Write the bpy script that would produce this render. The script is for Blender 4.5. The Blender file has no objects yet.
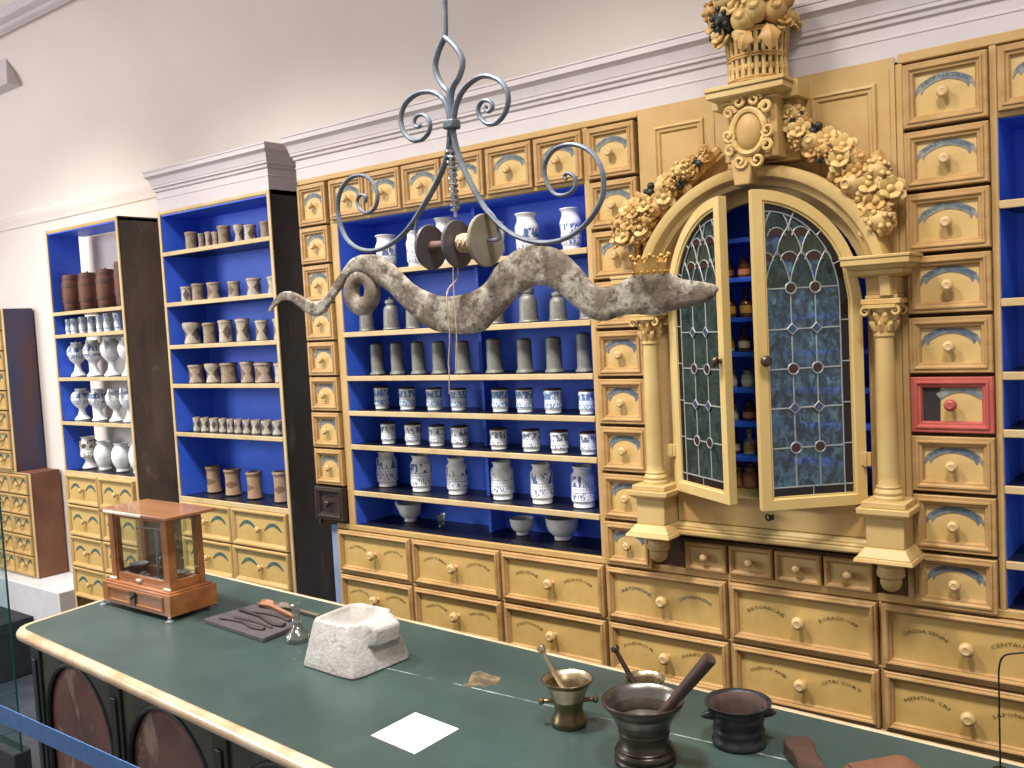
import bpy, bmesh, math, random
from mathutils import Vector, Matrix
random.seed(11)
PI = math.pi
sc = bpy.context.scene
col = sc.collection

# ---------------------------------------------------------------- camera
cam_d = bpy.data.cameras.new('camera')
cam = bpy.data.objects.new('camera', cam_d)
col.objects.link(cam)
CAM = Vector((0.0, -2.30, 1.70))
RIGHT = (0.79011179, 0.61068809, -0.05275802)
UP = (0.00263329, 0.08268799, 0.99657201)
BACK = (0.61295711, -0.78754222, 0.06372464)
mw = Matrix(((RIGHT[0], UP[0], BACK[0], CAM.x), (RIGHT[1], UP[1], BACK[1], CAM.y), (RIGHT[2], UP[2], BACK[2], CAM.z), (0, 0, 0, 1)))
cam.matrix_world = mw
cam_d.sensor_width = 36.0
cam_d.lens = 940.0 / 1024.0 * 36.0
cam_d.clip_start = 0.05
sc.camera = cam

# ---------------------------------------------------------------- light and exposure
w = bpy.data.worlds.new('room_light')
sc.world = w
w.use_nodes = True
bg = w.node_tree.nodes['Background']
bg.inputs['Color'].default_value = (1.0, 0.93, 0.89, 1)
bg.inputs['Strength'].default_value = 0.52


def area(name, loc, target, size, energy, color=(1, 0.96, 0.9)):
    d = bpy.data.lights.new(name, 'AREA')
    d.shape = 'DISK'
    d.size = size
    d.energy = energy
    d.color = color
    o = bpy.data.objects.new(name, d)
    col.objects.link(o)
    o.location = loc
    o.rotation_euler = (Vector(target) - Vector(loc)).to_track_quat('-Z', 'Y').to_euler()
    return o


for lx, en in ((-4.6, 31), (-2.9, 28), (-1.5, 26), (-.2, 18)):
    lo = area('ceiling_spot', (lx, -1.30, 3.45), (lx, -.50, .9), 0.45, en)
    lo.data.spread = 1.6
area('window_daylight', (-6.2, -3.6, 2.3), (-3.8, .2, 1.4), 1.6, 110, (0.92, 0.96, 1.0))
sc.view_settings.view_transform = 'Standard'
sc.view_settings.look = 'None'
sc.view_settings.exposure = -0.12
sc.view_settings.gamma = 1.0


# ---------------------------------------------------------------- materials
def lin(c):
    return tuple(((v / 255) / 12.92 if v / 255 <= 0.04045 else ((v / 255 + 0.055) / 1.055) ** 2.4) for v in c) + (1.0,)


class NT:
    def __init__(s, name):
        s.m = bpy.data.materials.new(name)
        s.m.use_nodes = True
        s.t = s.m.node_tree
        s.b = s.t.nodes['Principled BSDF']
        s.out = s.t.nodes['Material Output']
        s.tc = s.t.nodes.new('ShaderNodeTexCoord')

    def node(s, k, **kw):
        n = s.t.nodes.new(k)
        for a, v in kw.items():
            setattr(n, a, v)
        return n

    def put(s, sock, v):
        if hasattr(v, 'is_output'):
            s.t.links.new(v, sock)
        else:
            sock.default_value = v

    def math(s, op, a, b=0.0, c=0.0):
        n = s.node('ShaderNodeMath', operation=op)
        for i, v in enumerate((a, b, c)):
            s.put(n.inputs[i], v)
        return n.outputs[0]

    def noise(s, scale, detail=4.0, rough=0.55, vec=None, dist=0.0):
        n = s.node('ShaderNodeTexNoise')
        n.inputs['Scale'].default_value = scale
        n.inputs['Detail'].default_value = detail
        n.inputs['Roughness'].default_value = rough
        n.inputs['Distortion'].default_value = dist
        s.t.links.new(vec if vec is not None else s.tc.outputs['Object'], n.inputs['Vector'])
        return n.outputs['Fac']

    def scaled(s, sc3, src='Object'):
        n = s.node('ShaderNodeMapping')
        n.inputs['Scale'].default_value = sc3
        s.t.links.new(s.tc.outputs[src], n.inputs['Vector'])
        return n.outputs[0]

    def ramp(s, fac, lo, hi):
        n = s.node('ShaderNodeMapRange')
        n.clamp = True
        s.put(n.inputs[0], fac)
        n.inputs[1].default_value = lo
        n.inputs[2].default_value = hi
        return n.outputs[0]

    def mix(s, fac, a, b):
        n = s.node('ShaderNodeMix', data_type='RGBA')
        s.put(n.inputs[0], fac)
        s.put(n.inputs[6], a)
        s.put(n.inputs[7], b)
        return n.outputs[2]

    def xyz(s):
        n = s.node('ShaderNodeSeparateXYZ')
        s.t.links.new(s.tc.outputs['Object'], n.inputs[0])
        return n.outputs

    def bump(s, h, strength=0.3, dist=0.01):
        n = s.node('ShaderNodeBump')
        n.inputs['Strength'].default_value = strength
        n.inputs['Distance'].default_value = dist
        s.put(n.inputs['Height'], h)
        s.t.links.new(n.outputs[0], s.b.inputs['Normal'])

    def band(s, v, lo, hi):
        return s.math('MULTIPLY', s.math('GREATER_THAN', v, lo), s.math('LESS_THAN', v, hi))


def M(name, c, c2=None, rough=0.55, metal=0.0, scale=7.0, stretch=(1, 1, 1), lo=0.35, hi=0.7, bump=0.0, bscale=60.0, spec=0.4, coat=0.0):
    n = NT(name)
    c2 = c2 or tuple(v * 0.86 for v in c)
    vec = n.scaled(stretch)
    f = n.ramp(n.noise(scale, 5.0, 0.6, vec), lo, hi)
    n.put(n.b.inputs['Base Color'], n.mix(f, lin(c), lin(c2)))
    n.b.inputs['Roughness'].default_value = rough
    n.b.inputs['Metallic'].default_value = metal
    n.b.inputs['Specular IOR Level'].default_value = spec
    n.b.inputs['Coat Weight'].default_value = coat
    if bump:
        n.bump(n.noise(bscale, 4.0, 0.6, vec), bump, 0.004)
    return n.m


MT = {}
MT['frame'] = M('drawer_frame_wood', (184, 148, 98), (158, 120, 72), 0.5, scale=9, stretch=(1, 1, 2.5), bump=0.12)
MT['panel'] = M('drawer_panel_ochre', (200, 172, 118), (194, 158, 92), 0.5, scale=11, bump=0.06)
MT['gold_panel'] = M('large_drawer_panel', (202, 170, 108), (186, 150, 84), 0.45, scale=8, bump=0.06)
MT['ochre'] = M('ochre_paint', (192, 160, 106), (176, 140, 84), 0.5, scale=5, bump=0.08)
MT['cream'] = M('cream_yellow_paint', (198, 172, 116), (180, 146, 90), 0.45, scale=6, bump=0.06)
MT['door_wood'] = M('door_yellow_paint', (212, 188, 130), (198, 166, 102), 0.42, scale=5, stretch=(1, 1, .4), bump=0.05)
MT['carved'] = M('carved_gilt_wood', (196, 156, 94), (150, 110, 60), 0.5, scale=22, bump=0.25)
MT['carved_light'] = M('carved_pale_wood', (212, 182, 120), (172, 134, 78), 0.5, scale=24, bump=0.25)
MT['knob'] = M('drawer_knob_wood', (208, 180, 130), (182, 146, 94), 0.42, scale=30)
MT['gap'] = M('gap_shade_brown', (92, 64, 36), (60, 42, 24), 0.8)  # dark brown puts the shadow of the drawer gaps into the backing colour
MT['edge'] = M('shelf_edge_paint', (200, 178, 136), (182, 154, 108), 0.5, scale=9)
MT['blue'] = M('ultramarine_paint', (70, 118, 250), (58, 102, 236), 0.5, scale=5, bump=0.05)
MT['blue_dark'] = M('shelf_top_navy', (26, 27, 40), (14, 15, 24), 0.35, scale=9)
MT['blue_slat'] = M('blue_shelf_board', (48, 98, 214), (40, 80, 190), 0.5)
MT['banner'] = M('painted_banner_blue', (100, 108, 112), (136, 138, 130), 0.6, scale=55, lo=.42, hi=.62)
MT['banner_deep'] = M('painted_banner_deep_blue', (80, 92, 108), (118, 124, 126), 0.6, scale=55, lo=.42, hi=.62)
MT['arc'] = M('painted_arc_green', (54, 84, 84), (96, 112, 92), 0.6, scale=60, lo=.45, hi=.7)
MT['ink'] = M('black_ink', (78, 66, 28), (112, 92, 44), 0.7)
MT['ink_blue'] = M('blue_ink', (36, 78, 92), (60, 100, 104), 0.7)
MT['ink_dark'] = M('banner_ink', (78, 88, 100), (98, 106, 114), 0.7)
MT['red'] = M('red_paint', (182, 92, 82), (162, 74, 66), 0.45, scale=14, bump=0.1)
MT['black_label'] = M('black_label', (34, 30, 32), (54, 48, 48), 0.6, scale=20)
MT['dark_drawer'] = M('dark_stained_wood', (62, 46, 40), (42, 32, 30), 0.4, scale=8)
MT['side_brown'] = M('weathered_brown_side', (92, 80, 72), (54, 46, 44), 0.7, scale=4, stretch=(1, 1, .5), bump=0.3, bscale=25)
MT['side_black'] = M('weathered_black_side', (64, 56, 52), (34, 30, 30), 0.65, scale=3, stretch=(1, 1, .4), bump=0.3, bscale=25)


def side_mat(name, c, c2, scuff):
    n = NT(name)
    f = n.ramp(n.noise(5, 6, 0.65, n.scaled((1, 1.5, .5))), 0.35, 0.7)
    k = n.mix(f, lin(c), lin(c2))
    s1 = n.ramp(n.noise(4.2, 7, 0.75, n.scaled((1, 2.2, .9)), 1.0), 0.60, 0.70)
    k = n.mix(n.math('MULTIPLY', s1, 0.7), k, lin(scuff))
    n.put(n.b.inputs['Base Color'], k)
    n.b.inputs['Roughness'].default_value = 0.6
    n.bump(n.noise(22, 5, 0.6, n.scaled((1, 1, .5))), 0.4, 0.004)
    return n.m


MT['side_brown'] = side_mat('weathered_brown_side', (88, 74, 68), (52, 44, 42), (142, 128, 118))
MT['side_black'] = side_mat('weathered_black_side', (62, 54, 50), (36, 32, 32), (96, 92, 100))
MT['side_navy'] = M('navy_stained_side', (44, 58, 96), (84, 56, 54), 0.45, scale=2.6, stretch=(1, 1.6, .5), bump=0.2, bscale=25, lo=.4, hi=.6)
MT['side_red'] = M('red_brown_side', (126, 84, 62), (92, 58, 44), 0.65, scale=4, bump=0.35, bscale=30)
MT['pale_blue'] = M('pale_blue_paint', (140, 154, 184), (112, 128, 164), 0.6, scale=6)
MT['wall'] = M('wall_plaster', (232, 221, 214), (226, 214, 206), 0.8, scale=1.6, bump=0.04, bscale=90)
MT['cornice'] = M('cornice_grey_paint', (204, 194, 194), (192, 183, 185), 0.55, scale=3)
MT['white_ledge'] = M('white_plinth', (206, 204, 206), (190, 188, 192), 0.7)
MT['carpet'] = M('dark_platform', (40, 44, 54), (28, 30, 38), 0.85, scale=40)
MT['slate'] = M('slate_tile', (50, 55, 64), (70, 76, 84), 0.4, scale=5, bump=0.15)
MT['grout'] = M('floor_grout', (96, 98, 98), None, 0.9)
MT['iron'] = M('grey_wrought_iron', (122, 130, 140), (86, 94, 106), 0.5, 0.35, scale=30, bump=0.2)
MT['steel'] = M('bright_wire', (190, 192, 194), (140, 142, 146), 0.3, 0.9)
MT['disc_dark'] = M('dark_disc', (98, 95, 98), (72, 66, 68), 0.45, 0.2, scale=12)
MT['disc_stone'] = M('grey_wood_disc', (150, 142, 122), (120, 112, 96), 0.7, scale=10, bump=0.2)
MT['rope'] = M('tan_cord', (204, 180, 152), (168, 138, 108), 0.8, scale=60)
MT['hub'] = M('red_brown_hub', (106, 78, 68), None, 0.6)
MT['gold'] = M('worn_gilding', (214, 170, 92), (160, 112, 60), 0.4, 0.45, scale=30, bump=0.3)
MT['brass'] = M('old_brass', (130, 114, 86), (92, 78, 58), 0.32, 0.85, scale=14)
MT['brass_in'] = M('polished_brass_bowl', (204, 190, 160), (160, 140, 110), 0.28, 0.85, scale=8)
MT['bronze'] = M('dark_bronze', (98, 90, 80), (70, 62, 56), 0.33, 0.8, scale=10, bump=0.05)
MT['bronze_in'] = M('grey_bronze_bowl', (134, 130, 124), (104, 98, 92), 0.3, 0.85, scale=6)
MT['cast_iron'] = M('black_cast_iron', (48, 46, 48), (74, 76, 82), 0.42, 0.55, scale=30, bump=0.25)
MT['rust_in'] = M('rusty_inside', (96, 72, 62), (66, 58, 58), 0.7, 0.2, scale=30, bump=0.2)
MT['mahogany'] = M('polished_red_wood', (170, 110, 64), (132, 80, 44), 0.32, scale=6, stretch=(.5, 3, 3), coat=0.3)
MT['mahogany_top'] = M('polished_brown_wood', (158, 112, 76), (128, 84, 56), 0.3, scale=5, stretch=(.5, 3, 3), coat=0.4)
MT['ivory'] = M('ivory_fitting', (230, 222, 204), None, 0.4)
MT['nickel'] = M('nickel_plate', (206, 208, 210), None, 0.3, 0.7)
MT['board'] = M('grey_slate_board', (92, 86, 86), (70, 66, 68), 0.6, scale=9, stretch=(1, 6, 1))
MT['tool'] = M('dark_horn_tool', (78, 66, 64), (56, 48, 48), 0.45)
MT['spoon'] = M('pink_brown_wood', (176, 128, 104), (150, 104, 84), 0.5, scale=12)
MT['spoon2'] = M('grey_wooden_spoon', (122, 110, 98), None, 0.5)
MT['paper'] = M('white_paper', (250, 250, 250), (246, 246, 248), 0.8)
MT['wood_dark'] = M('dark_brown_wood', (84, 62, 54), (60, 45, 40), 0.5, scale=6, stretch=(1, 5, 1))
MT['wood_red'] = M('red_brown_board', (132, 92, 70), (104, 70, 54), 0.5, scale=6, stretch=(4, 1, 1))
MT['counter_wood'] = M('counter_green_black', (42, 50, 46), (30, 34, 32), 0.45, scale=5, bump=0.1)
MT['counter_olive'] = M('counter_spandrel_olive', (70, 72, 56), (46, 50, 42), 0.5, scale=9)
MT['nosing'] = M('worn_wood_nosing', (222, 202, 172), (192, 156, 114), 0.2, scale=8, coat=0.5)
MT['belt'] = M('blue_belt_webbing', (84, 126, 184), (72, 112, 168), 0.7, scale=60)
MT['post'] = M('steel_post', (150, 150, 152), None, 0.3, 0.9)
MT['white_glaze'] = M('white_glaze', (236, 236, 236), (226, 228, 232), 0.18, scale=5, spec=0.5)
MT['pewter'] = M('dull_pewter', (150, 148, 140), (120, 118, 112), 0.5, 0.45, scale=8)
MT['pewter_dark'] = M('grey_pewter_cylinder', (132, 132, 126), (112, 112, 106), 0.55, 0.35, scale=8)
MT['lid_brown'] = M('brown_jar_cover', (94, 66, 48), (64, 46, 36), 0.7)
MT['barrel'] = M('barrel_oak', (112, 66, 48), (84, 50, 40), 0.55, scale=9, stretch=(3, 3, .4), bump=0.2)
MT['hoop'] = M('barrel_hoop', (96, 62, 48), (72, 48, 42), 0.5)
MT['amber'] = M('brown_glass_bottle', (104, 64, 34), (72, 46, 28), 0.15, scale=12)
MT['clear_b'] = M('pale_glass_bottle', (206, 194, 160), (170, 156, 124), 0.15, scale=12)
MT['label_y'] = M('yellow_bottle_label', (196, 150, 60), (160, 112, 40), 0.7)
MT['label_w'] = M('pale_bottle_label', (232, 216, 178), (206, 182, 140), 0.7)
MT['label_o'] = M('orange_bottle_label', (202, 128, 76), (180, 110, 66), 0.7)
MT['terracotta'] = M('pink_clay_jar', (172, 120, 88), (150, 100, 74), 0.6)
MT['lead'] = M('lead_came', (164, 168, 166), (136, 140, 140), 0.45, 0.3)
MT['berry'] = M('blue_black_berry', (48, 50, 46), (30, 32, 30), 0.4)
MT['black_iron'] = M('black_iron_wire', (38, 36, 38), None, 0.5, 0.3)


def glass(name, tint, gloss=0.16, rough=0.08, body=0.12, bscale=40.0, bstr=0.5, tint2=None):
    n = NT(name)
    tr = n.node('ShaderNodeBsdfTransparent')
    gl = n.node('ShaderNodeBsdfGlossy')
    gl.inputs['Roughness'].default_value = rough
    df = n.node('ShaderNodeBsdfDiffuse')
    tc_ = lin(tint)
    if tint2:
        tc_ = n.mix(n.ramp(n.noise(46, 4, 0.7, n.scaled((1, 1, .6)), 1.2), 0.42, 0.58), lin(tint), lin(tint2))  # mottled tint paints broken reflections and bottle blurs into the door glass
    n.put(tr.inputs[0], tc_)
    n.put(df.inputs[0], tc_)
    if bscale:
        bm_ = n.node('ShaderNodeBump')
        bm_.inputs['Strength'].default_value = bstr
        bm_.inputs['Distance'].default_value = 0.004
        n.t.links.new(n.noise(bscale, 3.0, 0.6), bm_.inputs['Height'])
        n.t.links.new(bm_.outputs[0], gl.inputs['Normal'])
    m1 = n.node('ShaderNodeMixShader')
    m1.inputs[0].default_value = body
    n.t.links.new(tr.outputs[0], m1.inputs[1])
    n.t.links.new(df.outputs[0], m1.inputs[2])
    m2 = n.node('ShaderNodeMixShader')
    m2.inputs[0].default_value = gloss
    n.t.links.new(m1.outputs[0], m2.inputs[1])
    n.t.links.new(gl.outputs[0], m2.inputs[2])
    n.t.links.new(m2.outputs[0], n.out.inputs[0])
    return n.m


MT['clear'] = glass('clear_glass', (246, 250, 249), 0.06, 0.02, 0.0, 0)
MT['flask'] = glass('flask_glass', (232, 236, 234), 0.22, 0.03, 0.03, 0)
MT['screen'] = glass('screen_glass', (228, 242, 241), 0.05, 0.02, 0.0, 0)
MT['screen_edge'] = M('teal_glass_edge', (30, 84, 88), (24, 66, 72), 0.2)
MT['pane_blue'] = glass('blue_glass_painted_reflections', (168, 216, 242), 0.10, 0.12, 0.10, 60, 1.0, (64, 116, 140))  # light and dark tints carry painted reflections, likewise in the green panes
MT['pane_green'] = glass('sea_green_glass_painted_reflections', (128, 166, 158), 0.07, 0.18, 0.12, 60, 0.9, (76, 112, 106))
MT['pane_dark'] = glass('dark_purple_glass', (58, 46, 48), 0.05, 0.15, 0.25, 40)
MT['pane_red'] = glass('dark_red_glass', (88, 52, 44), 0.06, 0.15, 0.4, 40)
MT['pane_deep'] = glass('deep_blue_glass', (84, 112, 160), 0.08, 0.15, 0.35, 40)
MT['pane_olive'] = glass('olive_glass', (112, 120, 92), 0.06, 0.2, 0.25, 50, 0.8, (84, 96, 74))


def serpent_mat():
    n = NT('corroded_painted_iron')
    f1 = n.ramp(n.noise(13, 7, 0.72), 0.46, 0.58)
    f2 = n.ramp(n.noise(48, 5, 0.7), 0.50, 0.62)
    c = n.mix(f1, lin((112, 98, 84)), lin((170, 164, 148)))
    c = n.mix(f2, c, lin((84, 68, 54)))
    n.put(n.b.inputs['Base Color'], c)
    n.b.inputs['Roughness'].default_value = 0.7
    n.bump(n.noise(50, 5, 0.7), 0.5, 0.006)
    return n.m


MT['serpent'] = serpent_mat()


def stone_mat():
    n = NT('white_painted_stone')
    z = n.xyz()
    f = n.ramp(n.noise(9, 5, 0.6), 0.42, 0.72)
    c = n.mix(f, lin((190, 186, 182)), lin((156, 149, 143)))
    streak = n.ramp(n.noise(14, 3, 0.5, n.scaled((3, 3, .4))), 0.56, 0.72)
    c = n.mix(n.math('MULTIPLY', streak, 0.5), c, lin((150, 142, 136)))
    n.put(n.b.inputs['Base Color'], c)
    n.b.inputs['Roughness'].default_value = 0.85
    n.bump(n.noise(34, 6, 0.7), 0.7, 0.01)
    return n.m


MT['stone'] = stone_mat()


def counter_mat():
    n = NT('worn_green_counter_top')
    x, y, z = n.xyz()
    c = n.mix(n.ramp(n.noise(3.5, 6, 0.65), 0.35, 0.7), lin((54, 71, 67)), lin((68, 86, 82)))
    spk = n.ramp(n.noise(90, 2, 0.5), 0.70, 0.76)
    c = n.mix(n.math('MULTIPLY', spk, 0.25), c, lin((120, 136, 128)))
    # the long worn joint between the two boards of the top
    d = n.math('ABSOLUTE', n.math('SUBTRACT', y, n.math('ADD', n.math('MULTIPLY', x, 0.0415), -0.671)))
    d = n.math('ADD', d, n.math('MULTIPLY', n.math('SUBTRACT', n.noise(50, 3, 0.6), 0.5), 0.006))
    ln = n.math('MULTIPLY', n.math('LESS_THAN', d, 0.0016), n.ramp(n.noise(7, 4, 0.6), 0.40, 0.56))
    ln = n.math('MULTIPLY', ln, n.math('GREATER_THAN', x, -1.72))
    c = n.mix(n.math('MULTIPLY', ln, 0.8), c, lin((190, 196, 190)))
    n.put(n.b.inputs['Base Color'], c)
    n.b.inputs['Roughness'].default_value = 0.36
    n.bump(n.noise(70, 3, 0.5), 0.08, 0.002)
    return n.m


MT['counter'] = counter_mat()


def marble_mat():
    n = NT('red_brown_marbled_panel')
    v = n.noise(7, 6, 0.7, n.scaled((1.4, 1, .6)), 1.2)
    c = n.mix(n.ramp(n.noise(9, 5, 0.6), 0.35, 0.7), lin((124, 80, 70)), lin((84, 56, 50)))
    c = n.mix(n.ramp(v, 0.56, 0.64), c, lin((150, 128, 108)))
    n.put(n.b.inputs['Base Color'], c)
    n.b.inputs['Roughness'].default_value = 0.4
    return n.m


MT['marble'] = marble_mat()


def delft(name, base, ink, zlo, zhi, seed, dens=0.5, script=True):
    """blue decoration round a white jar: garland above, open label band, swag below (jar space: radius 1, height 1)"""
    n = NT(name)
    x, y, z = n.xyz()
    off = n.node('ShaderNodeVectorMath', operation='ADD')
    oi = n.node('ShaderNodeObjectInfo')
    n.t.links.new(n.tc.outputs['Object'], off.inputs[0])
    cmb = n.node('ShaderNodeCombineXYZ')
    n.t.links.new(n.math('MULTIPLY', oi.outputs['Random'], 30.0), cmb.inputs[0])
    cmb.inputs[1].default_value = seed
    n.t.links.new(cmb.outputs[0], off.inputs[1])
    nz = n.noise(3.4, 2.0, 0.5, off.outputs[0], 0.6)
    nz2 = n.noise(9.0, 1.0, 0.5, off.outputs[0], 0.3)
    h = zhi - zlo
    up = n.math('MULTIPLY', n.band(z, zlo + .56 * h, zhi), n.math('GREATER_THAN', nz, 1 - dens))
    low = n.math('MULTIPLY', n.band(z, zlo, zlo + .30 * h), n.math('GREATER_THAN', nz2, 1.04 - dens))
    f = n.math('MAXIMUM', up, low)
    e1 = n.band(z, zlo + .54 * h, zlo + .565 * h)
    e2 = n.band(z, zlo + .29 * h, zlo + .315 * h)
    f = n.math('MAXIMUM', f, n.math('MULTIPLY', n.math('MAXIMUM', e1, e2), 0.8))
    if script:
        wv = n.math('SINE', n.math('MULTIPLY', n.math('ARCTAN2', y, x), 26.0))
        tx = n.math('MULTIPLY', n.band(z, zlo + .38 * h, zlo + .47 * h), n.math('GREATER_THAN', n.math('ADD', wv, n.math('MULTIPLY', nz2, 2.0)), 1.35))
        f = n.math('MAXIMUM', f, n.math('MULTIPLY', tx, 0.6))
    c = n.mix(f, lin(base), lin(ink))
    n.put(n.b.inputs['Base Color'], c)
    n.b.inputs['Roughness'].default_value = 0.2
    return n.m


MT['delft_big'] = delft('white_jar_blue_garland', (240, 240, 240), (86, 110, 164), 0.20, 0.78, 3.0, 0.46)
MT['delft_top'] = delft('white_jar_blue_swag', (240, 240, 240), (92, 112, 162), 0.14, 0.62, 8.0, 0.47)
MT['delft_small'] = delft('small_jar_blue_pattern', (228, 234, 240), (108, 140, 184), 0.22, 0.92, 5.0, 0.55)
MT['delft_grey'] = delft('small_jar_grey_pattern', (232, 234, 236), (112, 122, 146), 0.18, 0.90, 6.0, 0.50)
MT['delft_a'] = delft('little_jar_blue_pattern', (226, 232, 238), (120, 146, 184), 0.12, 0.95, 9.0, 0.47, False)
MT['delft_foot'] = delft('footed_jar_blue_pattern', (238, 239, 240), (100, 122, 168), 0.52, 0.86, 2.0, 0.52)
MT['brown_foot'] = delft('footed_jar_brown_pattern', (234, 230, 224), (108, 92, 82), 0.34, 0.90, 4.0, 0.5)
MT['globe'] = delft('globe_jar_faint_lettering', (238, 238, 238), (120, 124, 132), 0.36, 0.58, 1.0, 0.30)


def stoneware(name, base, ink, k, zc, hh, lo=0.0):
    n = NT(name)
    x, y, z = n.xyz()
    a = n.math('MULTIPLY', n.math('ARCTAN2', y, x), k / (2 * PI))
    fr = n.math('ABSOLUTE', n.math('SUBTRACT', n.math('FRACT', n.math('ADD', a, 20.37 + lo)), 0.5))
    dz = n.math('DIVIDE', n.math('ABSOLUTE', n.math('SUBTRACT', z, zc)), hh)
    d = n.math('ADD', n.math('MULTIPLY', fr, 2.6), dz)
    d = n.math('ADD', d, n.math('MULTIPLY', n.math('SUBTRACT', n.noise(6, 3, 0.6), 0.5), 0.5))
    f = n.math('LESS_THAN', d, 0.92)
    c = n.mix(n.ramp(n.noise(5, 5, 0.6), 0.3, 0.75), lin(base), lin(tuple(v * .8 for v in base)))
    c = n.mix(n.math('MULTIPLY', f, 0.85), c, lin(ink))
    top = n.math('GREATER_THAN', z, 0.955)
    c = n.mix(top, c, lin((132, 108, 92)))
    n.put(n.b.inputs['Base Color'], c)
    n.b.inputs['Roughness'].default_value = 0.5
    return n.m


MT['pot_a'] = stoneware('buff_pot_brown_lozenge', (186, 166, 144), (98, 66, 50), 3, 0.45, 0.40)
MT['pot_b'] = stoneware('pale_pot_dark_lozenge', (196, 184, 164), (84, 62, 54), 3, 0.45, 0.38, .25)
MT['pot_c'] = stoneware('brown_grey_pot', (158, 136, 114), (110, 86, 70), 2, 0.45, 0.30, .1)
MT['pot_d'] = stoneware('small_pot_black_lozenge', (202, 190, 172), (60, 50, 48), 4, 0.5, 0.34, .3)
MT['pot_e'] = stoneware('tall_tan_pot', (182, 148, 116), (112, 82, 64), 2, 0.42, 0.16, .55)


# ---------------------------------------------------------------- mesh builder
class MB:
    def __init__(s):
        s.v = []
        s.f = []
        s.m = []

    def add(s, vs, fs, mi=0):
        o = len(s.v)
        s.v += [tuple(v) for v in vs]
        for f in fs:
            s.f.append(tuple(i + o for i in f))
            s.m.append(mi)
        return s

    def box(s, x0, x1, y0, y1, z0, z1, mi=0):
        v = [(x, y, z) for z in (z0, z1) for y in (y0, y1) for x in (x0, x1)]
        return s.add(v, [(0, 2, 3, 1), (4, 5, 7, 6), (0, 1, 5, 4), (2, 6, 7, 3), (0, 4, 6, 2), (1, 3, 7, 5)], mi)

    def lathe(s, prof, c=(0, 0, 0), seg=20, mi=0, ax=None, sx=1.0, sy=1.0):
        """prof: (radius, height); ax: axis direction"""
        vs = []
        A = Vector(ax).normalized() if ax else Vector((0, 0, 1))
        if ax:
            t = Vector((0, 0, 1)) if abs(A.z) < .9 else Vector((1, 0, 0))
            U = A.cross(t).normalized()
            W = A.cross(U)
        else:
            U, W = Vector((1, 0, 0)), Vector((0, 1, 0))
        C = Vector(c)
        for r, h in prof:
            for k in range(seg):
                a = 2 * PI * k / seg
                vs.append(C + A * h + U * (r * sx * math.cos(a)) + W * (r * sy * math.sin(a)))
        fs = []
        for i in range(len(prof) - 1):
            for k in range(seg):
                k2 = (k + 1) % seg
                fs.append((i * seg + k, i * seg + k2, (i + 1) * seg + k2, (i + 1) * seg + k))
        fs.append(tuple(range(seg))[::-1])
        n = (len(prof) - 1) * seg
        fs.append(tuple(range(n, n + seg)))
        if isinstance(mi, (list, tuple)):
            o = len(s.v)
            s.v += [tuple(v) for v in vs]
            for q, f in enumerate(fs):
                s.f.append(tuple(i + o for i in f))
                s.m.append(mi[min(q // seg, len(mi) - 1)])
            return s
        return s.add(vs, fs, mi)

    def tube(s, path, r, seg=8, mi=0, closed=False, flat=1.0):
        P = [Vector(p) for p in path]
        n = len(P)
        rr = r if isinstance(r, (list, tuple)) else [r] * n
        vs = []
        up = None
        for i in range(n):
            a = P[(i - 1) % n] if (closed or i > 0) else P[i]
            b = P[(i + 1) % n] if (closed or i < n - 1) else P[i]
            T = (b - a).normalized()
            if up is None:
                up = T.cross(Vector((0, 1, 0)))
                if up.length < 1e-3:
                    up = T.cross(Vector((1, 0, 0)))
            up = (up - T * up.dot(T)).normalized()
            B = T.cross(up)
            for k in range(seg):
                q = 2 * PI * k / seg
                vs.append(P[i] + up * (rr[i] * math.cos(q)) + B * (rr[i] * flat * math.sin(q)))
        fs = []
        for i in range(n if closed else n - 1):
            j = (i + 1) % n
            for k in range(seg):
                k2 = (k + 1) % seg
                fs.append((i * seg + k, i * seg + k2, j * seg + k2, j * seg + k))
        if not closed:
            fs.append(tuple(range(seg))[::-1])
            fs.append(tuple(range((n - 1) * seg, n * seg)))
        return s.add(vs, fs, mi)

    def prism(s, poly, y0, y1, mi=0, fn=None):
        """poly in (x, z), extruded from y0 to y1; fn maps (a, depth, z) to a point"""
        fn = fn or (lambda a, d, z: (a, d, z))
        n = len(poly)
        vs = [fn(a, y0, z) for a, z in poly] + [fn(a, y1, z) for a, z in poly]
        fs = [tuple(range(n)), tuple(range(n, 2 * n))[::-1]]
        for i in range(n):
            j = (i + 1) % n
            fs.append((i, i + n, j + n, j))
        return s.add(vs, fs, mi)

    def hprism(s, poly, z0, z1, mi=0):
        n = len(poly)
        vs = [(p[0], p[1], z0) for p in poly] + [(p[0], p[1], z1) for p in poly]
        fs = [tuple(range(n))[::-1], tuple(range(n, 2 * n))]
        for i in range(n):
            j = (i + 1) % n
            fs.append((i, j, j + n, i + n))
        return s.add(vs, fs, mi)

    def frame(s, x0, x1, z0, z1, prof, mi, cap=None):
        """rectangular rings lofted; prof: (inset, y); mi: material per ring step; cap: material of the centre"""
        vs = []
        for i, y in prof:
            vs += [(x0 + i, y, z0 + i), (x1 - i, y, z0 + i), (x1 - i, y, z1 - i), (x0 + i, y, z1 - i)]
        o = len(s.v)
        s.v += vs
        for k in range(len(prof) - 1):
            for q in range(4):
                r = (q + 1) % 4
                s.f.append((o + k * 4 + q, o + k * 4 + r, o + k * 4 + 4 + r, o + k * 4 + 4 + q))
                s.m.append(mi)
        if cap is not None:
            b = o + (len(prof) - 1) * 4
            s.f.append((b, b + 1, b + 2, b + 3))
            s.m.append(cap)
        return s

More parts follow.
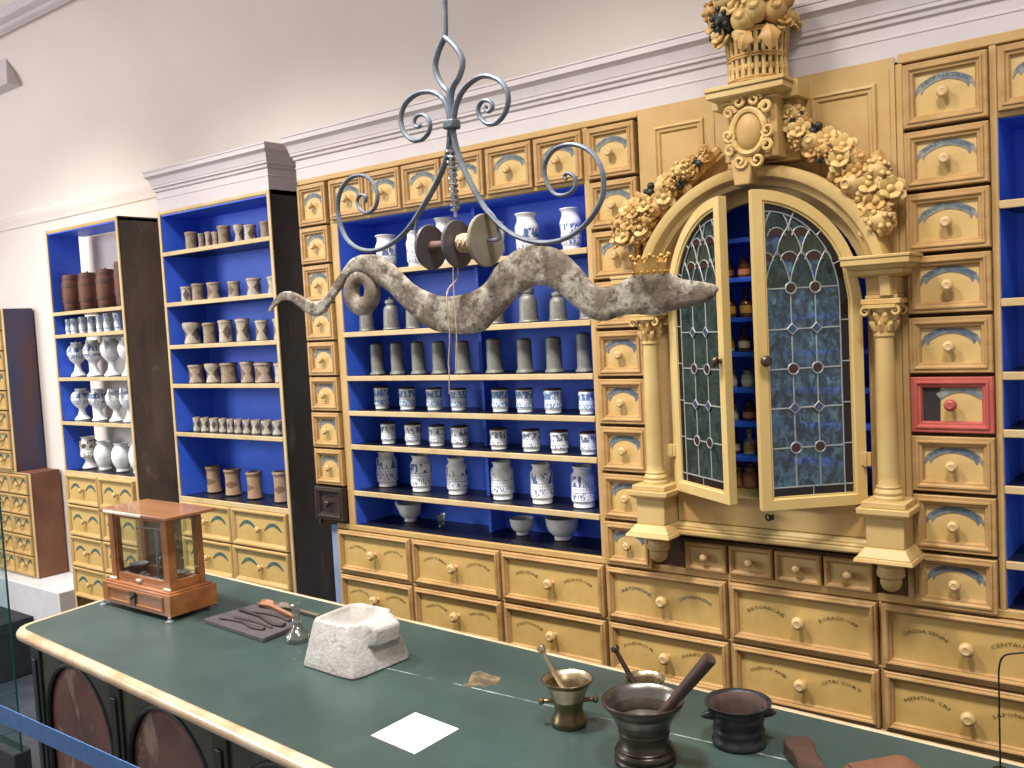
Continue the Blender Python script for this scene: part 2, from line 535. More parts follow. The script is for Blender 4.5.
    def ball(s, c, r, seg=10, rings=7, mi=0, sc3=(1, 1, 1)):
        vs = []
        for i in range(1, rings):
            t = PI * i / rings
            for k in range(seg):
                a = 2 * PI * k / seg
                vs.append((c[0] + r * sc3[0] * math.sin(t) * math.cos(a), c[1] + r * sc3[1] * math.sin(t) * math.sin(a), c[2] + r * sc3[2] * math.cos(t)))
        vs.append((c[0], c[1], c[2] + r * sc3[2]))
        vs.append((c[0], c[1], c[2] - r * sc3[2]))
        T, B = len(vs) - 2, len(vs) - 1
        fs = []
        for i in range(rings - 2):
            for k in range(seg):
                k2 = (k + 1) % seg
                fs.append((i * seg + k, (i + 1) * seg + k, (i + 1) * seg + k2, i * seg + k2))
        for k in range(seg):
            k2 = (k + 1) % seg
            fs.append((T, k, k2))
            b = (rings - 2) * seg
            fs.append((B, b + k2, b + k))
        return s.add(vs, fs, mi)

    def xf(s, fn, start=0):
        for i in range(start, len(s.v)):
            s.v[i] = tuple(fn(Vector(s.v[i])))
        return s

    def mesh(s, name, mats, smooth=35.0):
        me = bpy.data.meshes.new(name)
        me.from_pydata(s.v, [], s.f)
        for m in mats:
            me.materials.append(MT[m] if isinstance(m, str) else m)
        me.polygons.foreach_set('material_index', s.m)
        bm = bmesh.new()
        bm.from_mesh(me)
        bmesh.ops.recalc_face_normals(bm, faces=bm.faces)
        bm.to_mesh(me)
        bm.free()
        if smooth:
            me.polygons.foreach_set('use_smooth', [True] * len(me.polygons))
            me.set_sharp_from_angle(angle=math.radians(smooth))
        me.update()
        return me


WL = {}


def link(name, me, parent=None, loc=(0, 0, 0), bevel=0.0, rot=None, scale=None):
    o = bpy.data.objects.new(name, me)
    col.objects.link(o)
    L = Vector(loc)
    WL[o.name] = L
    if parent is not None:
        o.parent = parent
        o.location = L - WL[parent.name]
    else:
        o.location = L
    if rot:
        o.rotation_euler = rot
    if scale:
        o.scale = scale
    if bevel:
        b = o.modifiers.new('bevel', 'BEVEL')
        b.width = bevel
        b.segments = 2
        b.limit_method = 'ANGLE'
        b.angle_limit = 0.6
    return o


def mk(name, mb, mats, parent=None, loc=(0, 0, 0), bevel=0.0, smooth=35.0):
    if isinstance(mats, str):
        mats = [mats]
    return link(name, mb.mesh(name, mats, smooth), parent, loc, bevel)


def tag(o, label=None, cat=None, group=None, kind=None):
    if label:
        o['label'] = label
    if cat:
        o['category'] = cat
    if group:
        o['group'] = group
    if kind:
        o['kind'] = kind
    return o


def empty(name, loc, label, cat, group=None):
    o = bpy.data.objects.new(name, None)
    col.objects.link(o)
    o.location = loc
    o.empty_display_size = 0.05
    WL[o.name] = Vector(loc)
    return tag(o, label, cat, group)


def struct(name, mb, mats, parent=None, bevel=0.0):
    o = mk(name, mb, mats, parent, bevel=bevel)
    o['kind'] = 'structure'
    return o


def spline(pts, n=6, closed=False):
    """Catmull-Rom through the points"""
    P = [Vector(p) for p in pts]
    out = []
    m = len(P)
    for i in range(m if closed else m - 1):
        g = lambda k: P[k % m] if closed else P[max(0, min(m - 1, k))]
        p0, p1, p2, p3 = g(i - 1), g(i), g(i + 1), g(i + 2)
        for k in range(n):
            t = k / n
            out.append(0.5 * ((2 * p1) + (p2 - p0) * t + (2 * p0 - 5 * p1 + 4 * p2 - p3) * t * t + (3 * p1 - p0 - 3 * p2 + p3) * t ** 3))
    if not closed:
        out.append(P[-1])
    return out


ORD = ['leftmost', 'second', 'third', 'fourth', 'fifth', 'sixth', 'seventh', 'eighth', 'ninth', 'tenth']

# measured layouts, metres: jars are (x, y, shelf height, radius, height)
M1 = [(-2.3731, 0.07, 1.9095, 0.0388, 0.1243), (-2.2346, 0.07, 1.9095, 0.0308, 0.1238), (-2.0952, 0.07, 1.9095, 0.0359, 0.1544), (-1.8865, 0.07, 1.9095, 0.0369, 0.1165), (-1.7539, 0.07, 1.9095, 0.0389, 0.1304), (-1.5893, 0.07, 1.9095, 0.0344, 0.127)]
M2 = [(-2.4942, 0.07, 1.701, 0.0293, 0.1074), (-2.3689, 0.07, 1.701, 0.031, 0.1141), (-2.2622, 0.07, 1.701, 0.0287, 0.1078), (-1.8985, 0.07, 1.701, 0.0331, 0.1177), (-1.7639, 0.07, 1.701, 0.0331, 0.115), (-1.6513, 0.07, 1.701, 0.0299, 0.0958), (-1.5444, 0.07, 1.701, 0.0263, 0.089)]
M3 = [(-2.4566, 0.075, 1.544, 0.0287, 0.1135), (-2.3566, 0.075, 1.544, 0.0284, 0.1136), (-2.255, 0.075, 1.544, 0.0285, 0.1135), (-2.1575, 0.075, 1.544, 0.0288, 0.1122), (-2.0511, 0.075, 1.544, 0.0311, 0.1101), (-1.916, 0.075, 1.544, 0.0311, 0.1141), (-1.7921, 0.075, 1.544, 0.0303, 0.1101), (-1.6787, 0.075, 1.544, 0.0307, 0.1116), (-1.567, 0.075, 1.544, 0.0281, 0.1205)]
M4 = [(-2.4527, 0.0827, 1.419, 0.0297, 0.0812), (-2.317, 0.0746, 1.419, 0.0313, 0.0788), (-2.1889, 0.0741, 1.419, 0.0297, 0.077), (-2.0824, 0.0786, 1.419, 0.03, 0.0749), (-1.8923, 0.0649, 1.419, 0.0298, 0.0766), (-1.7895, 0.0603, 1.419, 0.0297, 0.077), (-1.6722, 0.0496, 1.419, 0.0297, 0.0764), (-1.5444, 0.0426, 1.419, 0.0261, 0.0735)]
M5 = [(-2.4068, 0.0595, 1.297, 0.0284, 0.0762), (-2.29, 0.0649, 1.297, 0.0317, 0.0752), (-2.1773, 0.0641, 1.297, 0.0299, 0.0721), (-2.0721, 0.0617, 1.297, 0.0307, 0.072), (-1.9045, 0.062, 1.297, 0.0308, 0.0679), (-1.7664, 0.0535, 1.297, 0.0312, 0.0699), (-1.6551, 0.0485, 1.297, 0.0299, 0.0698), (-1.5491, 0.0498, 1.297, 0.028, 0.0685)]
M6 = [(-2.4862, 0.1194, 1.129, 0.0409, 0.1303), (-2.2882, 0.0918, 1.129, 0.04, 0.1284), (-2.1259, 0.0978, 1.129, 0.0384, 0.1255), (-1.9152, 0.0825, 1.129, 0.0395, 0.1255), (-1.7499, 0.0751, 1.129, 0.0384, 0.127), (-1.5941, 0.0766, 1.129, 0.0396, 0.1273)]
M7 = [(-2.392, 0.13, 1.004, 0.0441, 0.0656), (-2.2144, 0.1004, 1.004, 0.0192, 0.0458), (-1.8804, 0.13, 1.004, 0.0406, 0.0548), (-1.7174, 0.13, 1.004, 0.0538, 0.0714)]
C1 = [(-3.5167, 0.06, 2.082, 0.028, 0.0763), (-3.4437, 0.06, 2.082, 0.015, 0.0632), (-3.3938, 0.06, 2.082, 0.0155, 0.0658), (-3.348, 0.06, 2.082, 0.0148, 0.0613), (-3.2862, 0.06, 2.082, 0.0278, 0.0792), (-3.1871, 0.06, 2.082, 0.0222, 0.0734), (-3.1154, 0.06, 2.082, 0.0257, 0.0655), (-3.0167, 0.06, 2.082, 0.0238, 0.0678)]
C2 = [(-3.5816, 0.06, 1.867, 0.0246, 0.0659), (-3.4947, 0.06, 1.867, 0.0289, 0.0723), (-3.3835, 0.06, 1.867, 0.0299, 0.0707), (-3.2455, 0.06, 1.867, 0.026, 0.0659), (-3.1154, 0.06, 1.867, 0.0309, 0.0694), (-2.9912, 0.06, 1.867, 0.0258, 0.0678)]
C3 = [(-3.5594, 0.06, 1.686, 0.0404, 0.0925), (-3.4345, 0.06, 1.686, 0.03, 0.0857), (-3.3223, 0.06, 1.686, 0.031, 0.0922), (-3.207, 0.06, 1.686, 0.0297, 0.0923), (-3.0834, 0.06, 1.686, 0.0273, 0.0817), (-2.974, 0.06, 1.686, 0.0257, 0.0839)]
C4 = [(-3.5518, 0.06, 1.519, 0.0353, 0.0777), (-3.4306, 0.06, 1.519, 0.0347, 0.0821), (-3.3199, 0.06, 1.519, 0.0371, 0.0818), (-3.196, 0.06, 1.519, 0.0297, 0.0849), (-3.0901, 0.06, 1.519, 0.0383, 0.0795), (-2.9782, 0.06, 1.519, 0.0305, 0.0762)]
C5 = [(-3.5765, 0.06, 1.3105, 0.0166, 0.0591), (-3.5163, 0.06, 1.3105, 0.0188, 0.0586), (-3.4506, 0.06, 1.3105, 0.0202, 0.0584), (-3.3888, 0.06, 1.3105, 0.0169, 0.058), (-3.3356, 0.06, 1.3105, 0.0152, 0.0575), (-3.2821, 0.06, 1.3105, 0.0174, 0.0571), (-3.2252, 0.06, 1.3105, 0.0176, 0.0567), (-3.164, 0.06, 1.3105, 0.0204, 0.0565), (-3.0963, 0.06, 1.3105, 0.022, 0.0564), (-3.0273, 0.06, 1.3105, 0.0218, 0.0564)]
C6 = [(-3.5691, 0.1201, 1.033, 0.0361, 0.1149), (-3.419, 0.1105, 1.033, 0.0377, 0.1106), (-3.2504, 0.0957, 1.033, 0.0346, 0.1104), (-3.0684, 0.091, 1.033, 0.0348, 0.1228)]
A1 = [(-4.5832, 0.075, 1.874, 0.0454, 0.1865), (-4.4186, 0.075, 1.874, 0.0452, 0.1866), (-4.2507, 0.075, 1.874, 0.0462, 0.1898), (-4.0956, 0.075, 1.874, 0.0425, 0.2087)]
A2 = [(-4.6267, 0.06, 1.764, 0.019, 0.0744), (-4.5488, 0.06, 1.764, 0.0217, 0.0751), (-4.4676, 0.06, 1.764, 0.0219, 0.0796), (-4.385, 0.06, 1.764, 0.0204, 0.0799), (-4.3065, 0.06, 1.764, 0.0202, 0.0819), (-4.2357, 0.06, 1.764, 0.024, 0.0873), (-4.1397, 0.06, 1.764, 0.0237, 0.0842)]
A3 = [(-4.5803, 0.075, 1.553, 0.0459, 0.1689), (-4.4214, 0.075, 1.553, 0.0476, 0.1758), (-4.2591, 0.075, 1.553, 0.0487, 0.185), (-4.1111, 0.075, 1.553, 0.0445, 0.1801)]
A4 = [(-4.5853, 0.075, 1.336, 0.0484, 0.1559), (-4.4069, 0.075, 1.336, 0.0473, 0.1546), (-4.254, 0.075, 1.336, 0.0453, 0.156), (-4.1291, 0.075, 1.336, 0.0455, 0.1594)]
A5 = [(-4.5505, 0.08, 1.094, 0.0466, 0.1578), (-4.4044, 0.08, 1.094, 0.0475, 0.1376), (-4.2435, 0.08, 1.094, 0.0482, 0.1364), (-4.0988, 0.08, 1.094, 0.0438, 0.145)]
ROD = [(-1.2464, 2.364), (-1.2469, 2.3475), (-1.2489, 2.2923), (-1.2518, 2.2734)]
LENSL = [(-1.2525, 2.2752), (-1.2694, 2.2548), (-1.2808, 2.229), (-1.2771, 2.2056), (-1.2634, 2.1831), (-1.2493, 2.1663), (-1.2471, 2.1349), (-1.2478, 2.1068)]
LENSR = [(-1.2509, 2.276), (-1.231, 2.2576), (-1.214, 2.2345), (-1.2096, 2.2142), (-1.221, 2.1915), (-1.2373, 2.1752), (-1.2442, 2.154), (-1.2462, 2.1065)]
UL = [(-1.2501, 2.106), (-1.255, 2.1419), (-1.2725, 2.165), (-1.3027, 2.1792), (-1.3386, 2.1803), (-1.3709, 2.1659), (-1.3856, 2.1391), (-1.3787, 2.1114), (-1.3581, 2.0916), (-1.3341, 2.0866), (-1.3134, 2.0949), (-1.3042, 2.1106), (-1.3107, 2.129), (-1.3276, 2.1377), (-1.3441, 2.1337), (-1.3475, 2.1209), (-1.3376, 2.1134), (-1.3292, 2.1177)]
UR = [(-1.2426, 2.1048), (-1.2325, 2.1379), (-1.2117, 2.1647), (-1.1812, 2.1792), (-1.1522, 2.1806), (-1.1213, 2.1663), (-1.1039, 2.1441), (-1.1021, 2.1196), (-1.1154, 2.0978), (-1.1373, 2.0869), (-1.1584, 2.0916), (-1.1739, 2.108), (-1.1756, 2.1248), (-1.1626, 2.1351), (-1.145, 2.1302), (-1.1401, 2.1184), (-1.1498, 2.112), (-1.1579, 2.1189), (-1.1547, 2.1238)]
LL = [(-1.2506, 2.098), (-1.2577, 2.0589), (-1.2709, 2.0297), (-1.2949, 1.9954), (-1.3328, 1.9557), (-1.3763, 1.9154), (-1.4197, 1.8902), (-1.473, 1.8752), (-1.5263, 1.8799), (-1.5693, 1.9045), (-1.5911, 1.9448), (-1.5943, 1.9867), (-1.5789, 2.0193), (-1.5466, 2.039), (-1.507, 2.0384), (-1.4795, 2.0199), (-1.4676, 1.9917), (-1.4775, 1.9662), (-1.5016, 1.9569), (-1.5232, 1.9681), (-1.5315, 1.9861), (-1.5205, 1.9983), (-1.5033, 1.9928), (-1.5074, 1.9798)]
LR = [(-1.2448, 2.097), (-1.2391, 2.0622), (-1.2255, 2.0232), (-1.2042, 1.9803), (-1.1754, 1.934), (-1.1462, 1.9003), (-1.1095, 1.8725), (-1.0656, 1.8546), (-1.0223, 1.8481), (-0.9795, 1.8538), (-0.9407, 1.8726), (-0.9123, 1.9002), (-0.8988, 1.9291), (-0.9001, 1.9651), (-0.9169, 1.9952), (-0.946, 2.0152), (-0.9765, 2.0211), (-1.005, 2.0141), (-1.0242, 1.9912), (-1.0224, 1.9622), (-1.0062, 1.937), (-0.9819, 1.9311), (-0.9606, 1.9398), (-0.9581, 1.9592), (-0.9727, 1.9697), (-0.9813, 1.9652), (-0.9768, 1.9589)]
STR1 = [(-1.2684, 1.8388), (-1.2693, 1.8009), (-1.2643, 1.7673), (-1.2618, 1.6909), (-1.2696, 1.6288), (-1.2692, 1.6118), (-1.2727, 1.5645)]
STR2 = [(-1.2452, 1.8533), (-1.2496, 1.7948), (-1.2444, 1.7377), (-1.2446, 1.676), (-1.2517, 1.6142)]
STOP = [(-1.8607, 1.7642), (-1.8424, 1.7847), (-1.8122, 1.8026), (-1.7774, 1.8043), (-1.7363, 1.7908), (-1.7084, 1.7782), (-1.6758, 1.7764), (-1.6463, 1.7897), (-1.6201, 1.8156), (-1.5905, 1.8397), (-1.5617, 1.8609), (-1.5234, 1.8689), (-1.4798, 1.8642), (-1.4453, 1.8487), (-1.4124, 1.8236), (-1.3802, 1.7966), (-1.3479, 1.7798), (-1.3157, 1.768), (-1.2837, 1.7628), (-1.2456, 1.7638), (-1.208, 1.7709), (-1.1768, 1.785), (-1.155, 1.8098), (-1.1155, 1.8337), (-1.081, 1.8451), (-1.042, 1.8449), (-1.0075, 1.8361), (-0.98, 1.8173), (-0.9534, 1.7919), (-0.9327, 1.7673), (-0.9062, 1.7564), (-0.8794, 1.7591), (-0.8526, 1.7708), (-0.8317, 1.7781), (-0.7771, 1.774), (-0.7534, 1.7615), (-0.7205, 1.7549), (-0.6908, 1.7474), (-0.6842, 1.7398)]
SBOT = [(-1.8567, 1.7601), (-1.8282, 1.7766), (-1.8055, 1.7838), (-1.7797, 1.7823), (-1.7553, 1.7699), (-1.7235, 1.7518), (-1.6875, 1.7408), (-1.6581, 1.7513), (-1.632, 1.7739), (-1.598, 1.8009), (-1.5769, 1.8204), (-1.5569, 1.8309), (-1.527, 1.8287), (-1.4987, 1.8149), (-1.4782, 1.7997), (-1.4508, 1.7853), (-1.4245, 1.7621), (-1.3921, 1.7355), (-1.3535, 1.7091), (-1.315, 1.6929), (-1.2703, 1.6865), (-1.2265, 1.6849), (-1.1894, 1.6906), (-1.1686, 1.706), (-1.1351, 1.7293), (-1.0959, 1.7566), (-1.0647, 1.7691), (-1.0378, 1.7697), (-1.0122, 1.7586), (-0.9847, 1.738), (-0.9578, 1.7155), (-0.931, 1.7003), (-0.904, 1.6968), (-0.8717, 1.7045), (-0.8405, 1.7052), (-0.8053, 1.7013), (-0.7802, 1.7067), (-0.7558, 1.7107), (-0.727, 1.7148), (-0.701, 1.7218), (-0.6891, 1.7325), (-0.6843, 1.7389)]
RINGO = [(-1.4853, 1.7833), (-1.4883, 1.7707), (-1.4946, 1.7591), (-1.504, 1.7493), (-1.5159, 1.7419), (-1.5294, 1.7376), (-1.5438, 1.7365), (-1.5579, 1.7389), (-1.5708, 1.7446), (-1.5817, 1.7533), (-1.5897, 1.7643), (-1.5941, 1.7769), (-1.5948, 1.7901), (-1.5917, 1.8032), (-1.5849, 1.815), (-1.575, 1.8248), (-1.5627, 1.832), (-1.549, 1.836), (-1.5346, 1.8366), (-1.5208, 1.8338), (-1.5082, 1.8279), (-1.4978, 1.8192), (-1.4903, 1.8084), (-1.486, 1.7962)]
RINGI = [(-1.5267, 1.7907), (-1.5275, 1.7869), (-1.5291, 1.7834), (-1.5314, 1.7805), (-1.5342, 1.7782), (-1.5374, 1.7769), (-1.5408, 1.7766), (-1.544, 1.7773), (-1.547, 1.779), (-1.5494, 1.7815), (-1.5511, 1.7848), (-1.5521, 1.7885), (-1.5522, 1.7924), (-1.5514, 1.7962), (-1.5498, 1.7997), (-1.5474, 1.8027), (-1.5446, 1.8049), (-1.5414, 1.8062), (-1.538, 1.8065), (-1.5348, 1.8057), (-1.5319, 1.804), (-1.5295, 1.8015), (-1.5277, 1.7983), (-1.5268, 1.7946)]

# ================================================================ the setting
m = MB().box(-7.0, 1.2, -4.0, 0.26, -0.12, -0.02)
floor = struct('floor', m, 'grout')
tile_m = MB().frame(-.245, .245, -.245, .245, [(0, .02), (0, -.002), (.004, -.006)], 0, 0)
tile_m.xf(lambda p: Vector((p.x, p.z, -p.y - .008)))
tile_me = tile_m.mesh('slate_tile', ['slate'])
for i in range(9):
    for j in range(6):
        link('floor_tile', tile_me, floor, (-6.6 + .5 * i, -2.2 + .5 * j, 0))
# the back wall rises straight and then bends over into the cove of the ceiling
m = MB()
prof = [(0.22, -0.02), (0.22, 2.92)]
for k in range(1, 13):
    a = PI / 2 * k / 12
    prof.append((0.22 - .9 * (1 - math.cos(a)), 2.92 + .62 * math.sin(a)))
vs = []
for x in (-7.0, 1.2):
    vs += [(x, y, z) for y, z in prof]
n = len(prof)
wallback = [(x, .30, z) for x in (-7.0, 1.2) for z in (-.02, 3.54)]
m.add(vs, [(i, i + 1, n + i + 1, n + i) for i in range(n - 1)])
struct('wall_back', m, 'wall')
m = MB().box(-7.0, 1.2, -4.0, -0.66, 3.54, 3.6)
struct('ceiling', m, 'wall')
m = MB().box(-7.1, -7.0, -4.0, .22, -0.02, 3.6)
struct('wall_left', m, 'wall')
m = MB().prism([(-7.0, 3.10), (-5.12, 3.10), (-5.08, 3.54), (-7.0, 3.54)], .10, .22)
bp = []
for a, o in ((.66, 0), (.665, .03), (.70, .036), (.72, .022), (.76, .03), (.80, .012), (.81, 0)):
    bp.append((.22 - .9 * (1 - math.cos(a)) - o * math.cos(a), 2.92 + .62 * math.sin(a) - o * math.sin(a)))
nb_ = len(bp)
m.add([(x, y, z) for x in (-7.0, 1.2) for y, z in bp], [(i, i + 1, nb_ + i + 1, nb_ + i) for i in range(nb_ - 1)] + [tuple(range(nb_)), tuple(range(nb_, 2 * nb_))])
struct('trim_1', m, 'cornice')
m = MB()
mp = [(.22, 2.375), (.212, 2.38), (.208, 2.405), (.20, 2.42), (.20, 2.436), (.22, 2.445)]
vs = [(x, y, z) for x in (-7.0, -3.6) for y, z in mp]
m.add(vs, [(i, i + 1, 6 + i + 1, 6 + i) for i in range(5)] + [tuple(range(6)), tuple(range(6, 12))])
struct('trim_2', m, 'wall')
m = MB().box(-6.6, -4.74, -.04, .22, 0, .462)
struct('trim_3', m, 'white_ledge', bevel=.006)
m = MB().box(-6.6, -5.03, -.62, -.04, 0, .30)
struct('trim_4', m, 'carpet', bevel=.006)

# ================================================================ drawers
DR = {}


def drawer_mesh(w, h, kind):
    key = (round(w, 3), round(h, 3), kind)
    if key not in DR:
        f, p = {'big': ('frame', 'gold_panel'), 'red': ('red', 'panel'), 'dark': ('dark_drawer', 'dark_drawer'), 'old': ('ochre', 'gold_panel')}.get(kind, ('frame', 'panel'))
        hw, hh = w / 2, h / 2
        if kind == 'big':
            prof = [(0, .04), (0, -.010), (.002, -.012), (.006, -.012), (.0075, -.015), (.011, -.0165), (.0145, -.015), (.0165, -.010), (.0195, -.0095), (.0215, -.005), (.0225, -.002)]
        elif kind == 'plain':
            prof = [(0, .04), (0, -.008), (.003, -.012), (.008, -.012), (.014, -.006), (.015, -.003)]
        elif kind == 'old':
            prof = [(0, .04), (0, -.010), (.003, -.014), (.009, -.014), (.014, -.011), (.019, -.006), (.020, -.002)]
        else:
            prof = [(0, .04), (0, -.011), (.002, -.013), (.009, -.013), (.0105, -.016), (.014, -.016), (.018, -.011), (.022, -.0105), (.025, -.005), (.026, -.002)]
        m = MB().frame(-hw, hw, -hh, hh, prof, 0, 1)
        DR[key] = m.mesh('drawer', [f, p], 25)
    return DR[key]


kp = [(.0065, 0), (.0055, .006), (.006, .010), (.0125, .015), (.0155, .020), (.0158, .024), (.014, .029), (.009, .033), (.0075, .0335), (.0055, .0325), (.004, .0325)]
KNOB = {k: MB().lathe(kp, seg=14, ax=(0, -1, 0)).mesh('knob', [k2], 40) for k, k2 in (('w', 'knob'), ('r', 'red'), ('d', 'dark_drawer'))}
kp2 = [(.004, 0), (.0035, .006), (.0045, .009), (.0095, .013), (.0115, .017), (.011, .021), (.007, .025), (.003, .026)]
KNOB_S = MB().lathe(kp2, seg=12, ax=(0, -1, 0)).mesh('knob', ['knob'], 40)


def arc_strip(half, rise, thick, z0, n=14, y=-.0035, taper=False, x0=0.0):
    m = MB()
    for lay in (0, 1):
        pass
    top, bot = [], []
    for k in range(n + 1):
        t = -1 + 2 * k / n
        x = x0 + half * t
        z = z0 - rise * t * t
        th = thick * ((1 - t * t) ** .6 * .8 + .2 if taper else 1)
        # push along the arc normal
        sl = -2 * rise * t / half
        nx, nz = -sl, 1.0
        q = math.hypot(nx, nz)
        top.append((x + nx / q * th / 2, z + nz / q * th / 2))
        bot.append((x - nx / q * th / 2, z - nz / q * th / 2))
    m.prism(top + bot[::-1], y, y + .0022)
    return m


BAN = {}


def banner_mesh(w, deep):
    key = (round(w, 3), deep)
    if key not in BAN:
        hw = w * .345
        m = arc_strip(hw * .86, .020 * w / .176, .0155, .034)
        for s in (-1, 1):
            q = [(s * hw * .84, .025), (s * hw * .66, .0165), (s * hw * .80, .000), (s * hw * .88, .010), (s * hw * 1.03, -.004), (s * hw * 1.0, .012)]
            m.prism(q if s > 0 else q[::-1], -.0033, -.0013)
        BAN[key] = m.mesh('banner', ['banner_deep' if deep else 'banner'], 0)
    return BAN[key]


ARCS = {}


def arcs_mesh(w):
    key = round(w, 3)
    if key not in ARCS:
        ARCS[key] = arc_strip(w * .15, .026, .0135, .024, taper=True).mesh('painted_arc', ['arc'], 0)
    return ARCS[key]


TXT = {}


def text_mesh(s, size, half, rise, z0, ink, y=-.0036):
    """lettering bent along an arc"""
    key = (s, size, round(half, 3), ink)
    if key in TXT:
        return TXT[key]
    cu = bpy.data.curves.new('lettering', 'FONT')
    cu.body = s
    cu.size = size
    cu.align_x = 'CENTER'
    cu.resolution_u = 1
    o = bpy.data.objects.new('lettering', cu)
    col.objects.link(o)
    dg = bpy.context.evaluated_depsgraph_get()
    me = bpy.data.meshes.new_from_object(o.evaluated_get(dg))
    bpy.data.objects.remove(o)
    bpy.data.curves.remove(cu)
    ext = max(abs(v.co.x) for v in me.vertices)
    k = min(1.0 * half / ext, 1.6)
    for v in me.vertices:
        t = v.co.x * k / half
        sl = -2 * rise * t / half
        q = math.hypot(sl, 1)
        x = half * t - sl / q * v.co.y
        z = z0 - rise * t * t + v.co.y / q
        v.co = (x, y, z)
    me.materials.clear()
    me.materials.append(MT[ink])
    TXT[key] = me
    me.name = 'lettering'
    return me


def drawer(par, cx, cz, w, h, kind='small', texts=None, y=0.0, jit=True, deep=False):
    dy = random.uniform(-.003, .001) if jit else 0
    d = link('drawer', drawer_mesh(w, h, kind), par, (cx, y + dy, cz))
    L = (cx, y + dy, cz)
    if kind == 'plain':
        link('knob', KNOB_S, d, L)
        return d
    kz = cz - (.004 if kind == 'small' else 0)
    k_ = link('knob', KNOB['r' if kind == 'red' else 'd' if kind == 'dark' else 'w'], d, (cx, y + dy - .002, kz))
    q_ = {'big': 1.12, 'old': .82, 'small': .72 + (w - .124) * 3.2}.get(kind, .9)
    k_.scale = (q_, q_ * .9, q_)
    if kind == 'small':
        link('banner', banner_mesh(w, deep), d, L)
        if texts:
            link('lettering', text_mesh(texts, .0115, w * .27, .016, .0315, 'ink_dark', -.0042), d, L)
    elif kind == 'red':
        m = MB().prism([(-.062, -.045), (-.026, -.045), (-.024, .045), (-.062, .045)], -.0032, -.001)
        mk('dark_patch', m, 'black_label', d, L, smooth=0)
        m = arc_strip(.047, .018, .016, .036, x0=.018)
        mk('banner', m, 'banner', d, L, smooth=0)
    elif kind == 'old':
        for s in (-1, 1):
            link('painted_arc', arcs_mesh(w), d, (cx + s * w * .23, y + dy, cz))
    elif kind == 'big' and texts:
        for s, t, ink in ((-1, texts[0], texts[2]), (1, texts[1], texts[2])):
            if t:
                link('lettering', text_mesh(t, .0125, w * .125, .015, .018, ink), d, (cx + s * w * .25, y + dy, cz))
    return d


def shelf(par, x0, x1, z, y0=0.0, y1=.2, th=.018):
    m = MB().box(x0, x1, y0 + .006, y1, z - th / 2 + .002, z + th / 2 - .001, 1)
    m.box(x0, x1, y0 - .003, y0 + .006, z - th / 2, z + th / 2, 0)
    return mk('shelf', m, ['edge', 'blue_dark'], par, bevel=.002)


CORN = [(0.0, 2.252), (0.0, 2.306), (0.0019, 2.308), (0.0019, 2.312), (0.0, 2.314), (0.0, 2.336), (0.0062, 2.34), (0.0074, 2.35), (0.0136, 2.354), (0.0136, 2.362), (0.0155, 2.364), (0.0174, 2.376), (0.0223, 2.39), (0.031, 2.4), (0.0335, 2.402), (0.0335, 2.418), (0.036, 2.42), (0.036, 2.426), (0.0, 2.428)]


def cornice(par, x0, x1, yb, left=True, right=True):
    m = MB()
    vs = []
    for d, z in CORN:
        vs += [(x0 - (d if left else 0), yb, z), (x0 - (d if left else 0), -d, z), (x1 + (d if right else 0), -d, z), (x1 + (d if right else 0), yb, z)]
    fs = []
    for i in range(len(CORN) - 1):
        for k in range(3):
            fs.append((i * 4 + k, i * 4 + k + 1, i * 4 + k + 5, i * 4 + k + 4))
    t = (len(CORN) - 1) * 4
    fs.append((t, t + 1, t + 2, t + 3))
    m.add(vs, fs)
    return mk('cornice', m, 'cornice', par, smooth=20)


# ================================================================ the main wall of drawers
ROWS_R = [2.243, 2.091, 1.951, 1.809, 1.669, 1.532, 1.395, 1.258, 1.118, .985]
main = empty('apothecary_cabinet', (-1.3, .1, 0), 'widest yellow apothecary cabinet of labelled drawers and blue shelves behind the green counter', 'cabinet')
m = MB()
m.box(-2.735, -1.472, .012, .20, 2.098, 2.262)          # box behind the top row of drawers
m.box(-2.735, -2.574, .012, .20, .992, 2.1)             # box behind the left column
m.box(-1.475, -1.306, .012, .20, .985, 2.1)
m.box(-.622, -.425, .012, .20, .985, 2.262)
m.box(-.425, .42, .012, .20, 2.098, 2.262)
m.box(-2.642, .42, .012, .20, 0, .990)
m.box(-1.306, -.622, .012, .20, .985, 1.085)
mk('carcass', m, 'gap', main, bevel=.002)
m = MB()
m.box(-2.576, -2.540, 0, .014, 1.0, 2.091)               # stiles and rails of the face frame
m.box(-1.490, -1.472, 0, .014, 1.0, 2.247)
m.box(-.432, -.417, -.001, .014, 1.0, 2.247)
m.box(-.628, -.612, -.001, .014, 1.0, 2.247)
m.box(-2.737, -1.306, -.002, .014, 2.247, 2.266)
m.box(-.622, .42, -.002, .014, 2.247, 2.270)
m.box(-2.576, -1.490, 0, .014, 2.090, 2.103)
m.box(-.417, .42, 0, .014, 2.090, 2.103)
m.box(-2.644, .42, -.001, .014, .982, 1.001)
m.box(-2.644, .42, -.001, .014, .816, .822)
m.box(-2.644, .42, -.004, .014, .640, .662)
m.box(-2.644, .42, 0, .014, .3, .642)
for x in (-2.642, -2.262, -1.868, -1.475, -1.088, -.694, -.300, .094, .418):
    m.box(x - .004, x + .004, 0, .014, .66, .985)
m.box(.400, .42, 0, .2, 0, 2.27)
mk('face_frame', m, 'ochre', main, bevel=.0025)
m = MB().box(-2.742, -2.734, .0, .20, .99, 2.262)
mk('end_panel', m, 'side_black', main)
m = MB().box(-2.682, -2.643, .004, .20, 0, .992)
mk('pale_stile', m, 'pale_blue', main, bevel=.003)
